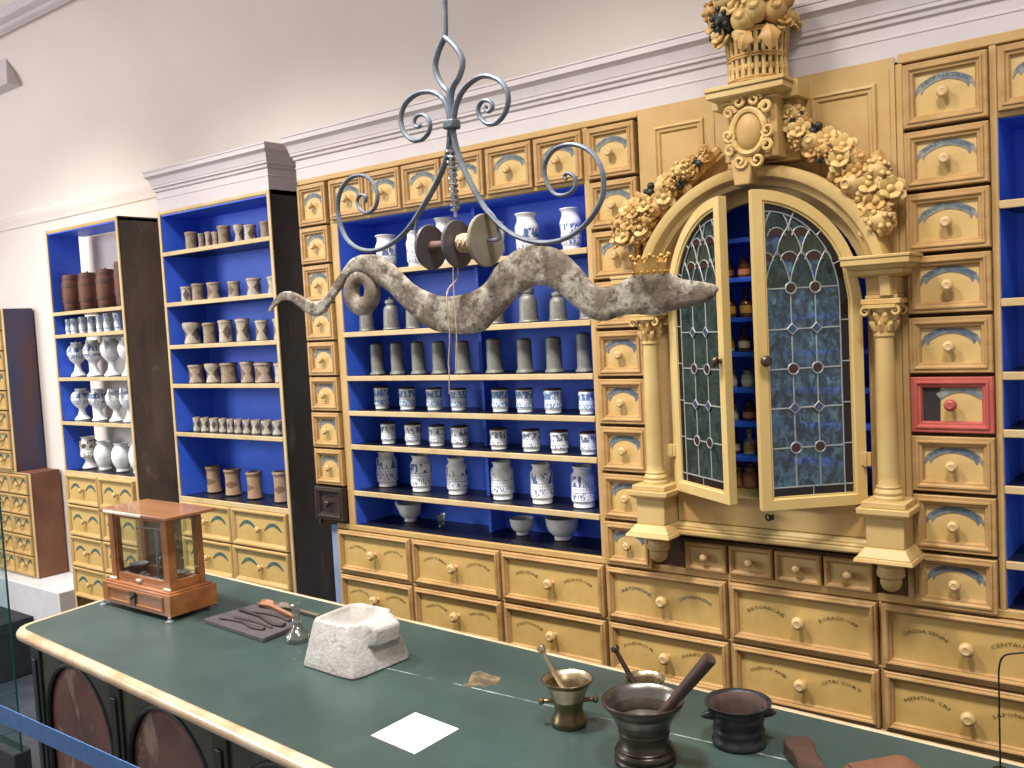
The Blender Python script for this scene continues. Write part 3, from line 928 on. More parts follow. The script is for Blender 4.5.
# blue lining of the two shelf bays
for x0, x1 in ((-2.543, -1.487), (-.420, .402)):
    m = MB()
    m.box(x0, x1, .192, .2, 1.0, 2.092)
    m.box(x0, x0 + .004, .004, .195, 1.0, 2.092)
    m.box(x1 - .004, x1 + .001, .004, .195, 1.0, 2.092)
    m.box(x0, x1, .014, .195, 2.088, 2.0935)
    mk('blue_lining', m, 'blue', main)
    m = MB().box(x0, x1, .012, .195, .992, 1.003)
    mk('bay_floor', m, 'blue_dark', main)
m = MB().box(-2.012, -1.999, .115, .192, 1.003, 2.088)
mk('divider', m, 'blue', main)
for z in (1.9005, 1.692, 1.535, 1.410, 1.288, 1.120):
    shelf(main, -2.540, -1.490, z, 0, .192)
for z in (1.903, 1.690, 1.528, 1.400, 1.274, 1.1035):
    shelf(main, -.417, .402, z, 0, .194)
cornice(main, -2.741, .42, .21, True, True)
# left column, nine rows; the lowest is dark and hangs forward
LROWS = [2.245, 2.091, 1.953, 1.811, 1.674, 1.545, 1.415, 1.280, 1.141, 1.012]
TL = ['RAD.ALTH', 'SEM.ANIS', 'FOL.SENN', '', 'RAD.IRID', 'SEM.LINI', 'CORT.PER', 'FLOR.SUL']
for i in range(9):
    zt, zb = LROWS[i], LROWS[i + 1]
    k = 'dark' if i == 8 else 'small'
    drawer(main, -2.655, (zt + zb) / 2, .150, zt - zb - .008, k, TL[i] if i < 8 else None, y=-.012 if i == 8 else 0)
TX = [-2.566, -2.380, -2.204, -2.025, -1.846, -1.661, -1.482]
TT = ['SEM.FOEN', 'RAD.ANGE', 'FLOR.CHA', 'CORT.QUE', 'MARMORIS', 'RAD.CONS']
for i in range(6):
    drawer(main, (TX[i] + TX[i + 1]) / 2, 2.171, TX[i + 1] - TX[i] - .010, .138, 'small', TT[i])
TM = ['RAD.HELEN', 'IDANUCI', 'SEM.CARVI', '', 'MARIN.FULS', 'HERB.RUTAE', 'GUM.ARAB', 'FOL.MYRT', 'RAD.RHEI']
for i in range(9):
    zt, zb = ROWS_R[i], ROWS_R[i + 1]
    drawer(main, -1.390, (zt + zb) / 2, .154, zt - zb - .009, 'small', TM[i], deep=i > 3)
TRR = ['SEM.NATRO', 'RAD.VALER', 'FLOR.ROSAR', 'COR.SEMINAL', 'PIPER.NIGR', None, 'FOL.MENTH', 'BACC.LAUR', 'RAD.GENT']
for i in range(9):
    zt, zb = ROWS_R[i], ROWS_R[i + 1]
    d = drawer(main, -.521, (zt + zb) / 2, .176, zt - zb - .009, 'red' if i == 5 else 'small', TRR[i], deep=i > 2)
    if i == 5:
        d['label'] = 'red framed drawer with black patch beside its knob'
for x0, x1, t in ((-.414, -.216, 'SEM.CYDON'), (-.206, -.008, 'RAD.LIQU'), (.002, .200, 'FOL.SALV'), (.210, .396, 'LIGN.SANT')):
    drawer(main, (x0 + x1) / 2, 2.171, x1 - x0, .138, 'small', t)
BX = [-2.636, -2.262, -1.868, -1.475, -1.088, -.694, -.300, .094, .414]
T1 = [('ALTHEAE', 'ANISI VULG', 'ink'), ('CARDUI BEN', 'CENTAURII', 'ink'), ('MELISSAE', 'MELILOTI OFF', 'ink'), ('ARTEMISIAE', 'SAPONARIENS', 'ink_blue'), ('BETONICAE', 'BORAGO OFF.', 'ink'), ('CASSIA SENN', 'CENTAUREA', 'ink'), None, None]
T2 = [('MALVAE SYL', 'MARRUBII', 'ink'), ('MENTHAE', 'MILLEFOL', 'ink'), ('PRETIOSAE', '', 'ink'), ('FOENICUL', 'PARIETARIA', 'ink'), ('CHENOP AMB', 'CITRI CORT', 'ink'), ('MENTHA CRI', 'SAPONARIA', 'ink'), None, None]
for i in range(8):
    for zt, zb, T in ((.982, .823, T1), (.816, .663, T2)):
        drawer(main, (BX[i] + BX[i + 1]) / 2, (zt + zb) / 2, BX[i + 1] - BX[i] - .012, zt - zb - .006, 'big', T[i])
for i in range(4):
    drawer(main, -1.151 + i * .1285, 1.041, .121, .078, 'plain')

# ================================================================ second and third cabinets
def old_cabinet(label, x0, x1, ztop, zbot, shelves, rows, side, corn, back, foot_z):
    r = empty('apothecary_cabinet', ((x0 + x1) / 2, .1, foot_z), label, 'cabinet')
    zf = shelves[-1]
    m = MB()
    m.box(x0, x0 + .016, 0, .20 if back else .16, foot_z, ztop)
    m.box(x1 - .016, x1 - .006, .002, .20, foot_z, ztop)
    m.box(x0, x1, .002, .20, ztop - .018, ztop - .002)
    mk('carcass', m, 'ochre', r, bevel=.002)
    m = MB().box(x1 - .006, x1, .004, .205, foot_z, ztop + .002)
    mk('side_panel', m, side, r)
    m = MB()
    m.box(x0, x0 + .016, -.002, .01, foot_z, ztop)
    m.box(x1 - .016, x1, -.002, .01, foot_z, ztop)
    if corn:
        m.box(x0 + .014, x1 - .014, -.001, .01, ztop - .014, ztop)
    m.box(x0 + .014, x1 - .014, -.001, .01, zf - .02, zf)
    xm = (x0 + x1) / 2
    mk('face_frame', m, 'edge', r, bevel=.002)
    m = MB()
    yl = .195 if back else .158
    m.box(x0 + .014, x0 + .019, .004, yl, zf, ztop - .018)
    m.box(x1 - .021, x1 - .016, .004, yl, zf, ztop - .018)
    m.box(x0 + .016, x1 - .016, .004, .195, ztop - .022, ztop - .018)
    if back:
        m.box(x0 + .016, x1 - .016, .19, .197, zf, ztop - .018)
    mk('blue_lining', m, 'blue', r)
    m = MB().box(x0 + .016, x1 - .016, .01, .195, zf - .016, zf - .001)
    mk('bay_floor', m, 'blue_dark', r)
    m = MB().box(x0 + .016, x1 - .016, .012, .19, zbot, zf - .016)
    mk('drawer_case', m, 'gap', r)
    for z in shelves[:-1]:
        shelf(r, x0 + .016, x1 - .016, z, 0, .19)
    for i in range(len(rows) - 1):
        for a, b in ((x0 + .017, xm), (xm, x1 - .017)):
            drawer(r, (a + b) / 2, (rows[i] + rows[i + 1]) / 2, b - a - .006, rows[i] - rows[i + 1] - .006, 'old')
    if corn:
        cornice(r, x0, x1, .21, True, True)
    return r


old_cabinet('cabinet with grey cornice, brown stoneware pots on blue shelves, second from right', -3.658, -2.905, 2.256, .40,
            [2.073, 1.858, 1.677, 1.510, 1.3015, 1.030], [1.012, .858, .705, .552, .40], 'side_black', True, True, 0.0)
a_cab = old_cabinet('cabinet without cornice holding barrels and white footed jars on blue shelves', -4.648, -3.985, 2.276, .452,
                    [1.865, 1.755, 1.544, 1.327, 1.090], [1.076, .925, .767, .610, .455], 'side_brown', False, False, 0.0)


def drawer_stack(label, x0, x1, z0, z1, rows, cols, side, yf):
    r = empty('drawer_unit', ((x0 + x1) / 2, .12, z0), label, 'drawer unit')
    m = MB().box(x0, x1 - .004, yf + .012, .205, z0, z1)
    mk('carcass', m, 'gap', r)
    m = MB().box(x1 - .008, x1, yf + .002, .208, z0, z1)
    mk('side_panel', m, side, r)
    m = MB().box(x0, x1 - .002, yf + .004, .206, z1 - .01, z1 + .002)
    mk('top_board', m, side, r)
    m = MB().box(x1 - .022, x1 - .001, yf - .002, yf + .014, z0, z1)
    m.box(x0, x1, yf - .001, yf + .014, z0, z0 + .008)
    m.box(x0, x1, yf - .001, yf + .014, z1 - .006, z1)
    mk('face_frame', m, 'edge', r, bevel=.002)
    h = (z1 - z0 - .016) / rows
    wd = (x1 - .022 - x0) / cols
    for i in range(rows):
        for j in range(cols):
            drawer(r, x0 + wd * (j + .5), z0 + .009 + h * (i + .5), wd - .008, h - .007, 'old', y=yf)
    return r


drawer_stack('low red-brown sided unit of ochre drawers standing on the white plinth', -5.79, -5.128, .463, 1.034, 5, 3, 'side_red', .05)
drawer_stack('tall navy sided drawer unit stacked upon the lower red-brown unit', -5.90, -5.282, 1.037, 1.925, 8, 3, 'side_navy', .05)

# ================================================================ the arched cupboard
AX, AZ = -.962, 1.72
cup = empty('arched_cupboard', (AX, .1, 1.085), 'carved yellow arched cupboard with columns and two open stained glass doors', 'cupboard')
m = MB()
HR = .259
arch = [(AX + HR * math.cos(a), AZ + HR * math.sin(a)) for a in [PI * k / 28 for k in range(29)]]
x0, x1, z0, z1 = -1.304, -.628, 1.222, 2.264
# left half and right half of the board round the arched opening
L = [(x0, z0), (x0, z1), (AX, z1)] + arch[14:] + [(AX - HR, z0)]
R = [(x1, z0), (AX + HR, z0)] + arch[:15] + [(AX, z1), (x1, z1)]
m.prism(L, -.004, .020)
m.prism(R, -.004, .020)
mk('surround_board', m, 'ochre', cup)
for xa, xb, za, zb in ((-1.283, -1.078, 1.90, 2.238), (-.852, -.640, 1.95, 2.240)):
    m = MB().frame(xa, xb, za, zb, [(0, -.002), (0, -.006), (.028, -.006), (.030, -.012), (.036, -.014), (.040, -.010), (.046, -.009), (.050, -.004), (.054, -.0045)], 0, 0)
    mk('raised_panel', m, 'ochre', cup, smooth=20)
# interior
m = MB()
m.box(AX - .262, AX + .262, .190, .197, 1.215, 1.99)
m.box(AX - .262, AX - .256, .02, .195, 1.215, 1.99)
m.box(AX + .256, AX + .262, .02, .195, 1.215, 1.99)
m.box(AX - .262, AX + .262, .02, .195, 1.985, 1.99)
mk('blue_lining', m, 'blue', cup)
m = MB().box(AX - .262, AX + .262, .0, .195, 1.205, 1.222)
mk('cupboard_floor', m, 'ochre', cup)
CUPS = [1.888, 1.784, 1.679, 1.587, 1.491, 1.400, 1.308]
for z in CUPS:
    m = MB().box(AX - .256, AX + .256, .035, .19, z - .007, z + .006)
    mk('shelf', m, 'blue_slat', cup, bevel=.002)
# archivolt
m = MB()
ap = [(.260, .020), (.260, -.004), (.288, -.006), (.288, -.050), (.290, -.056), (.302, -.058), (.305, -.068), (.311, -.078), (.322, -.082), (.334, -.082), (.338, -.074), (.338, -.002)]
NS = 44
vs = []
for k in range(NS + 1):
    a = PI * k / NS
    for r, y in ap:
        vs.append((AX + r * math.cos(a), y, AZ + r * math.sin(a)))
q = len(ap)
m.add(vs, [(k * q + i, k * q + i + 1, (k + 1) * q + i + 1, (k + 1) * q + i) for k in range(NS) for i in range(q - 1)])
mk('archivolt', m, 'cream', cup, smooth=28)
m = MB().prism([(AX - .030, 2.086), (AX + .030, 2.086), (AX + .021, 2.006), (AX - .021, 2.006)], -.118, -.03)
m.xf(lambda p: Vector((p.x + .004, p.y, p.z)))
mk('keystone', m, 'ochre', cup, bevel=.004)


def stack(name, mat, cx, yb, rows, par, bevel=.003):
    """stacked mouldings: (half width, front y, z0, z1[, upper half width, upper front])"""
    m = MB()
    for rw in rows:
        hw, yf, za, zb = rw[:4]
        hu, yu = (rw[4], rw[5]) if len(rw) > 4 else (hw, yf)
        v = [(cx - hw, yf, za), (cx + hw, yf, za), (cx + hw, yb, za), (cx - hw, yb, za), (cx - hu, yu, zb), (cx + hu, yu, zb), (cx + hu, yb, zb), (cx - hu, yb, zb)]
        m.add(v, [(0, 1, 2, 3), (4, 7, 6, 5), (0, 4, 5, 1), (1, 5, 6, 2), (2, 6, 7, 3), (3, 7, 4, 0)])
    return mk(name, m, mat, par, bevel=bevel)


for cx in (-1.268, -.652):
    # impost block over the capital
    stack('impost', 'cream', cx, 0, [(.044, -.080, 1.7005, 1.713), (.036, -.070, 1.713, 1.722), (.034, -.068, 1.722, 1.762), (.038, -.074, 1.762, 1.768, .052, -.090), (.056, -.094, 1.768, 1.780), (.060, -.100, 1.780, 1.790, .072, -.112), (.076, -.116, 1.790, 1.804), (.078, -.118, 1.804, 1.812)], cup, .002)
    m = MB().lathe([(.034, 1.244), (.034, 1.252), (.030, 1.256), (.032, 1.262), (.030, 1.268), (.0265, 1.271), (.0275, 1.276), (.024, 1.281), (.0232, 1.30), (.0232, 1.42), (.0215, 1.55), (.0200, 1.624), (.0230, 1.627), (.0230, 1.633), (.019, 1.635), (.019, 1.70)], (cx, -.052, 0), 22)
    colm = mk('column', m, 'cream', cup)
    m = MB()
    m.lathe([(.020, 1.634), (.021, 1.658), (.026, 1.682), (.030, 1.692)], (cx, -.052, 0), 18)
    m.box(cx - .036, cx + .036, -.090, -.014, 1.692, 1.700)
    for t in range(2):
        for k in range(8):
            a = PI / 4 * k + t * PI / 8
            zz = 1.640 + t * .020
            P = [Vector((cx + rr * math.cos(a), -.052 + rr * math.sin(a), zz + dz)) for rr, dz in ((.020, 0), (.0235, .009), (.027, .017), (.031, .019), (.0315, .014))]
            m.tube(P, [.006, .0075, .007, .005, .003], 6)
    for sx_ in (-1, 1):
        for sy_ in (-1, 1):
            c0 = Vector((cx + sx_ * .033, -.052 + sy_ * .030, 1.684))
            P = []
            for k in range(15):
                a = k / 14 * 2.2 * PI
                rr = .011 * (1 - k / 18)
                P.append(c0 + Vector((sx_ * rr * math.sin(a), 0, rr * math.cos(a))))
            m.tube(P, .0036, 6)
    mk('capital', m, 'carved_light', colm)
    stack('pedestal', 'cream', cx, 0, [(.068, -.118, 1.104, 1.114, .064, -.114), (.062, -.110, 1.114, 1.136, .046, -.094), (.043, -.090, 1.136, 1.206), (.046, -.094, 1.206, 1.216, .058, -.106), (.060, -.108, 1.216, 1.230), (.050, -.098, 1.230, 1.244)], cup, .002)
    m = MB().lathe([(.036, 1.106), (.036, 1.094), (.028, 1.086), (.0315, 1.074), (.0315, 1.064), (.024, 1.057), (.0245, 1.046), (.020, 1.034), (.010, 1.027), (.002, 1.026)], (cx, -.052, 0), 20)
    mk('pendant', m, 'cream', cup)
# base between the pedestals
stack('base_moulding', 'cream', AX, 0, [(.262, -.045, 1.104, 1.109), (.262, -.056, 1.109, 1.121), (.262, -.050, 1.121, 1.128), (.262, -.038, 1.128, 1.138, .262, -.028)], cup)
m = MB().box(AX - .258, AX + .258, -.022, 0, 1.139, 1.206)
fl = mk('fall_flap', m, 'ochre', cup, bevel=.002)
m = MB()
m.tube([(-.949, -.020, 1.176), (-.949, -.046, 1.176)], .0030, 8)
m.tube([(-.949 + .007 * math.cos(k * PI / 6), -.052 - .003 * math.sin(k * PI / 6), 1.176 + .008 * math.sin(k * PI / 6)) for k in range(12)], .0022, 6, closed=True)
m.box(-.955, -.943, -.034, -.031, 1.166, 1.174)
mk('key', m, 'black_iron', fl)
stack('door_sill', 'ochre', AX, 0, [(.262, -.030, 1.206, 1.214), (.262, -.036, 1.214, 1.222)], cup, .002)

# top block with cartouche, cornice and basket
BXc = -.937
stack('top_block', 'ochre', BXc, 0, [(.068, -.106, 2.066, 2.212), (.052, -.110, 2.075, 2.205)], cup)
stack('top_block_wing', 'ochre', BXc + .006, 0, [(.094, -.050, 2.060, 2.215)], cup)
stack('top_cornice', 'cream', BXc, 0, [(.072, -.112, 2.204, 2.212), (.076, -.116, 2.212, 2.220, .094, -.136), (.098, -.140, 2.220, 2.236), (.102, -.144, 2.236, 2.246), (.110, -.080, 2.204, 2.244)], cup, .002)
m = MB()
m.ball((BXc, -.112, 2.132), .034, 14, 10, 1, (1, .55, 1.36))
ring = [(BXc + .041 * math.cos(k * 2 * PI / 24), -.116, 2.132 + .052 * math.sin(k * 2 * PI / 24)) for k in range(24)]
m.tube(ring, .0085, 7, 0, True)
for (dx, dz, s, up) in ((-.046, .050, 1, 1), (.046, .050, -1, 1), (-.050, -.004, 1, -1), (.050, -.004, -1, -1), (-.046, -.040, 1, 1), (.046, -.040, -1, 1), (-.022, -.070, 1, -1), (.022, -.070, -1, -1), (-.020, .072, -1, 1), (.020, .072, 1, 1)):
    P = []
    for k in range(16):
        a = k / 15 * 2.6 * PI
        rr = .016 * (1 - k / 20)
        P.append((BXc + dx + s * rr * math.cos(a), -.118 - .0006 * k, 2.132 + dz + up * rr * math.sin(a)))
    m.tube(P, [.0062 * (1 - k / 32) for k in range(16)], 6, 0)
mk('cartouche', m, ['carved_light', 'ochre'], cup)
BC = Vector((BXc + .008, -.068, 0))
m = MB().lathe([(.066, 2.247), (.070, 2.252), (.067, 2.258), (.066, 2.30), (.068, 2.33), (.073, 2.368), (.060, 2.368)], BC, 30)
bk = mk('basket', m, 'gap', cup)
slat = MB()
for zz, rr in ((2.250, .0705), (2.256, .0695), (2.305, .0695), (2.311, .0700), (2.362, .0745), (2.368, .0755)):
    P = [BC + Vector(((rr + .0012 * math.sin(k * PI / 2)) * math.cos(k * 2 * PI / 60), (rr + .0012 * math.sin(k * PI / 2)) * math.sin(k * 2 * PI / 60), zz)) for k in range(60)]
    slat.tube(P, .0034, 6, 0, True)
mk('woven_band', slat, 'carved', bk)
for k in range(26):
    a = 2 * PI * k / 26
    sl = MB()
    P = [BC + Vector((r * math.cos(a), r * math.sin(a), zz)) for r, zz in ((.0675, 2.256), (.0668, 2.30), (.069, 2.335), (.0735, 2.364))]
    sl.tube(P, .0058, 6, 0, False, .6)
    mk('basket_slat', sl, 'carved_light', bk)
wv = MB()
for zz, rr in ((2.280, .0665), (2.337, .0698)):
    for k in range(26):
        a = 2 * PI * (k + .5) / 26
        wv.ball(BC + Vector((rr * math.cos(a), rr * math.sin(a), zz)), .0062, 6, 5, 0, (1, 1, 1.3))
tag(mk('weave', wv, 'carved', bk), kind='stuff')

# carved fruit and flowers
def petal_flower(nm, n, r, mat):
    m = MB()
    for ring_, (cnt, rad, lift) in enumerate(((n, r, 0), (n - 1, r * .62, r * .28))):
        for k in range(cnt):
            a = 2 * PI * (k + .5 * ring_) / cnt
            s = len(m.v)
            m.ball((0, 0, 0), r * .5, 7, 5, 0, (1, .85, .32))
            m.xf(lambda p: Matrix.Rotation(a, 3, 'Z') @ (Matrix.Rotation(-.5 - .3 * ring_, 3, 'Y') @ p + Vector((rad * .62, 0, lift))), s)
    m.ball((0, 0, r * .36), r * .26, 8, 6, 0)
    return m.mesh(nm, [mat])


def fruit_mesh(nm, r, mat, calyx=True):
    m = MB().ball((0, 0, 0), r, 12, 9, 0)
    if calyx:
        m.lathe([(r * .45, r * .80), (r * .48, r * .98), (r * .36, r * 1.12), (r * .22, r * .98), (r * .05, r * .92)], (0, 0, 0), 8)
    return m.mesh(nm, [mat])


def cone_mesh(nm, r, mat):
    m = MB().ball((0, 0, 0), r * .84, 10, 8, 0, (1, 1, 1.15))
    for i in range(6):
        zz = -.8 + 1.6 * i / 5
        rr = math.sqrt(max(0, 1 - zz * zz)) * r * .92
        c = max(3, int(9 * rr / r))
        for k in range(c):
            a = 2 * PI * (k + .5 * (i % 2)) / c
            m.ball((rr * math.cos(a), rr * math.sin(a), zz * r * 1.05), r * .22, 6, 4, 0)
    return m.mesh(nm, [mat])


def leaf_mesh(nm, l, mat):
    m = MB()
    top, bot = [], []
    for k in range(9):
        t = k / 8
        wd = l * .34 * math.sin(PI * t) ** .8 * (1 + .16 * math.sin(5 * PI * t))
        zc = l * .22 * math.sin(PI * t)
        top.append((l * t, wd, zc - wd * .3))
        bot.append((l * t, -wd, zc - wd * .3))
    mid = [(l * k / 8, 0, l * .22 * math.sin(PI * k / 8) + .003) for k in range(9)]
    lo = [(p[0], p[1] * .8, p[2] - .006) for p in mid]
    vs = top + mid + bot + lo
    fs = []
    for k in range(8):
        fs += [(k, k + 1, 10 + k, 9 + k), (9 + k, 10 + k, 19 + k, 18 + k), (k, 27 + k, 28 + k, k + 1), (18 + k, 19 + k, 28 + k, 27 + k)]
    m.add(vs, fs)
    return m.mesh(nm, [mat])


FL = [petal_flower('flower', 6, .026, 'carved_light'), petal_flower('flower', 5, .022, 'carved')]
FR = [fruit_mesh('fruit', .021, 'carved_light'), fruit_mesh('fruit', .018, 'carved')]
CN = [cone_mesh('artichoke', .024, 'carved_light'), cone_mesh('cluster', .020, 'carved')]
LFm = [leaf_mesh('leaf', .05, 'carved'), leaf_mesh('leaf', .04, 'carved_light')]
GR = cone_mesh('grapes', .026, 'berry')
BR = MB().ball((0, 0, 0), .0085, 8, 6).ball((.013, 0, .003), .008, 8, 6).ball((.004, .012, 0), .0075, 8, 6).mesh('berries', ['berry'])


def put(me, nm, par, p, s=1.0, out=(0, -1, 0), spin=0.0):
    o = link(nm, me, par, p)
    q = Vector(out).to_track_quat('Z', 'Y')
    o.rotation_euler = (q.to_matrix() @ Matrix.Rotation(spin, 3, 'Z')).to_euler()
    o.scale = (s, s, s)
    return o


def garland(path, items, out=0.0):
    items = [(t, du * .85 + out, dv, me, nm, s * 1.2) for t, du, dv, me, nm, s in items if not (nm == 'leaf' and t > .8)]
    P = spline(path, 6)
    m = MB().tube(P, [.010 + .014 * math.sin(PI * min(1, (i + 2) / len(P) * .75)) for i in range(len(P))], 8)
    g = mk('garland', m, 'carved', cup)
    rnd = random.Random(5)
    for t, du, dv, me, nm, s in items:
        f = t * (len(P) - 1)
        i = min(int(f), len(P) - 2)
        p = P[i].lerp(P[i + 1], f - i)
        T = (P[i + 1] - P[i]).normalized()
        Nn = T.cross(Vector((0, 1, 0)))
        c = p + Nn * du + Vector((0, -.018 - dv, 0))
        put(me, nm, g, c, s, Vector((Nn.x * du * 16, -1, Nn.z * du * 16 + .1)), rnd.uniform(0, 6))
    return g


def mix_items(n, seed):
    rnd = random.Random(seed)
    it = []
    for k in range(n):
        t = .10 + .90 * k / (n - 1)
        wdt = .006 + .030 * min(1, t * 1.25)
        side = (-1, 1, 0)[k % 3]
        c = rnd.choice([0, 0, 1, 2, 2, 3, 4])
        sc_ = .72 + .42 * min(1, t * 1.3)
        du, dv = side * wdt + rnd.uniform(-.004, .004), rnd.uniform(.0, .012) + (.010 if side == 0 else 0)
        j = rnd.randrange(2)
        if t < .62 and k % 5 == 2:
            it.append((t, side * .022, .012, BR, 'berries', 1.1))
        elif c == 0:
            it.append((t, du, dv, FL[j], 'flower', sc_))
        elif c == 1:
            it.append((t, du, dv, FR[j], 'fruit', sc_))
        elif c == 2:
            it.append((t, du, dv, FL[1 - j], 'flower', sc_ * 1.1))
        elif c == 3:
            it.append((t, du, dv, CN[j], 'artichoke', sc_))
        else:
            it.append((t, du, dv, LFm[j], 'leaf', sc_))
        if k % 2 == 0:
            it.append((t + .02, -du * .9, -.004, LFm[k % 2], 'leaf', .9 * sc_))
    return it


garland([(-1.054, -.030, 2.118), (-1.108, -.034, 2.078), (-1.176, -.036, 2.032), (-1.246, -.036, 1.990), (-1.292, -.034, 1.950), (-1.312, -.030, 1.903)], mix_items(26, 3), -.010)
garland([(-.858, -.034, 2.200), (-.850, -.034, 2.150), (-.816, -.036, 2.098), (-.760, -.038, 2.054), (-.704, -.038, 2.004), (-.666, -.036, 1.945), (-.652, -.030, 1.880)], mix_items(28, 8), .006)
# heap of fruit above the basket
rnd = random.Random(21)
heap = [(-.045, .030, GR, 'grapes', 1.15), (.030, .036, FR[0], 'fruit', 1.35), (.002, .020, FR[0], 'fruit', 1.3), (-.082, .028, FL[1], 'flower', 1.3), (.070, .032, FR[1], 'fruit', 1.5), (-.060, -.004, FL[0], 'flower', 1.1), (.055, .002, LFm[0], 'leaf', 1.2), (.085, .008, FL[1], 'flower', 1.1), (-.020, .052, FL[0], 'flower', 1.3), (-.086, .066, CN[1], 'cluster', 1.3), (.020, .075, CN[0], 'artichoke', 1.5), (.062, .070, FL[0], 'flower', 1.3), (-.045, .080, FR[0], 'fruit', 1.3), (.088, .055, FR[1], 'fruit', 1.2), (-.005, .100, FL[1], 'flower', 1.4), (-.050, .110, FL[0], 'flower', 1.3), (.045, .110, FR[0], 'fruit', 1.4), (0, .130, CN[0], 'artichoke', 1.3), (-.03, -.006, LFm[1], 'leaf', 1.1), (.015, -.006, LFm[0], 'leaf', 1.0), (-.09, .045, BR, 'berries', 1.3), (-.075, .010, BR, 'berries', 1.2)]
hm = MB().ball(BC + Vector((0, 0, 2.42)), .075, 14, 10, 0, (1.05, .9, .9))
core = mk('fruit_heap', hm, 'carved', bk)
for dx, dz, me, nm, s in heap:
    d = math.sqrt(max(.05, 1 - (dx / .1) ** 2))
    put(me, nm, bk, BC + Vector((dx, -.078 * d, 2.368 + dz)), s * 1.12, (dx * 8, -1, .3), rnd.uniform(0, 6))
for k in range(9):
    a = PI * (.05 + k / 8 * .9)
    put((FL + FR + CN)[k % 6], "flower", bk, BC + Vector((.078 * math.cos(a), .03 + .02 * math.sin(a), 2.39 + .012 * (k % 3))), 1.2, (math.cos(a), .3, .4), k)

# the two doors, hung open
def clip_poly(poly, conv):
    out = poly
    n = len(conv)
    for i in range(n):
        a, b = conv[i], conv[(i + 1) % n]
        src, out = out, []
        if not src:
            return []
        ins = lambda p: (b[0] - a[0]) * (p[1] - a[1]) - (b[1] - a[1]) * (p[0] - a[0]) >= -1e-9
        for k in range(len(src)):
            p, q = src[k], src[(k + 1) % len(src)]
            ip, iq = ins(p), ins(q)
            if ip:
                out.append(p)
            if ip != iq:
                d = ((b[0] - a[0]) * (q[1] - p[1]) - (b[1] - a[1]) * (q[0] - p[0]))
                t = ((b[0] - a[0]) * (a[1] - p[1]) - (b[1] - a[1]) * (a[0] - p[0])) / d
                out.append((p[0] + (q[0] - p[0]) * t, p[1] + (q[1] - p[1]) * t))
    return out


def gothic(cu_, half, zb, zt, n=8):
    L_ = [(cu_ - half * (1 - (k / n) ** 1.9), zb + (zt - zb) * k / n) for k in range(n + 1)]
    R_ = [(2 * cu_ - u, z) for u, z in L_[:-1]][::-1]
    return L_ + R_


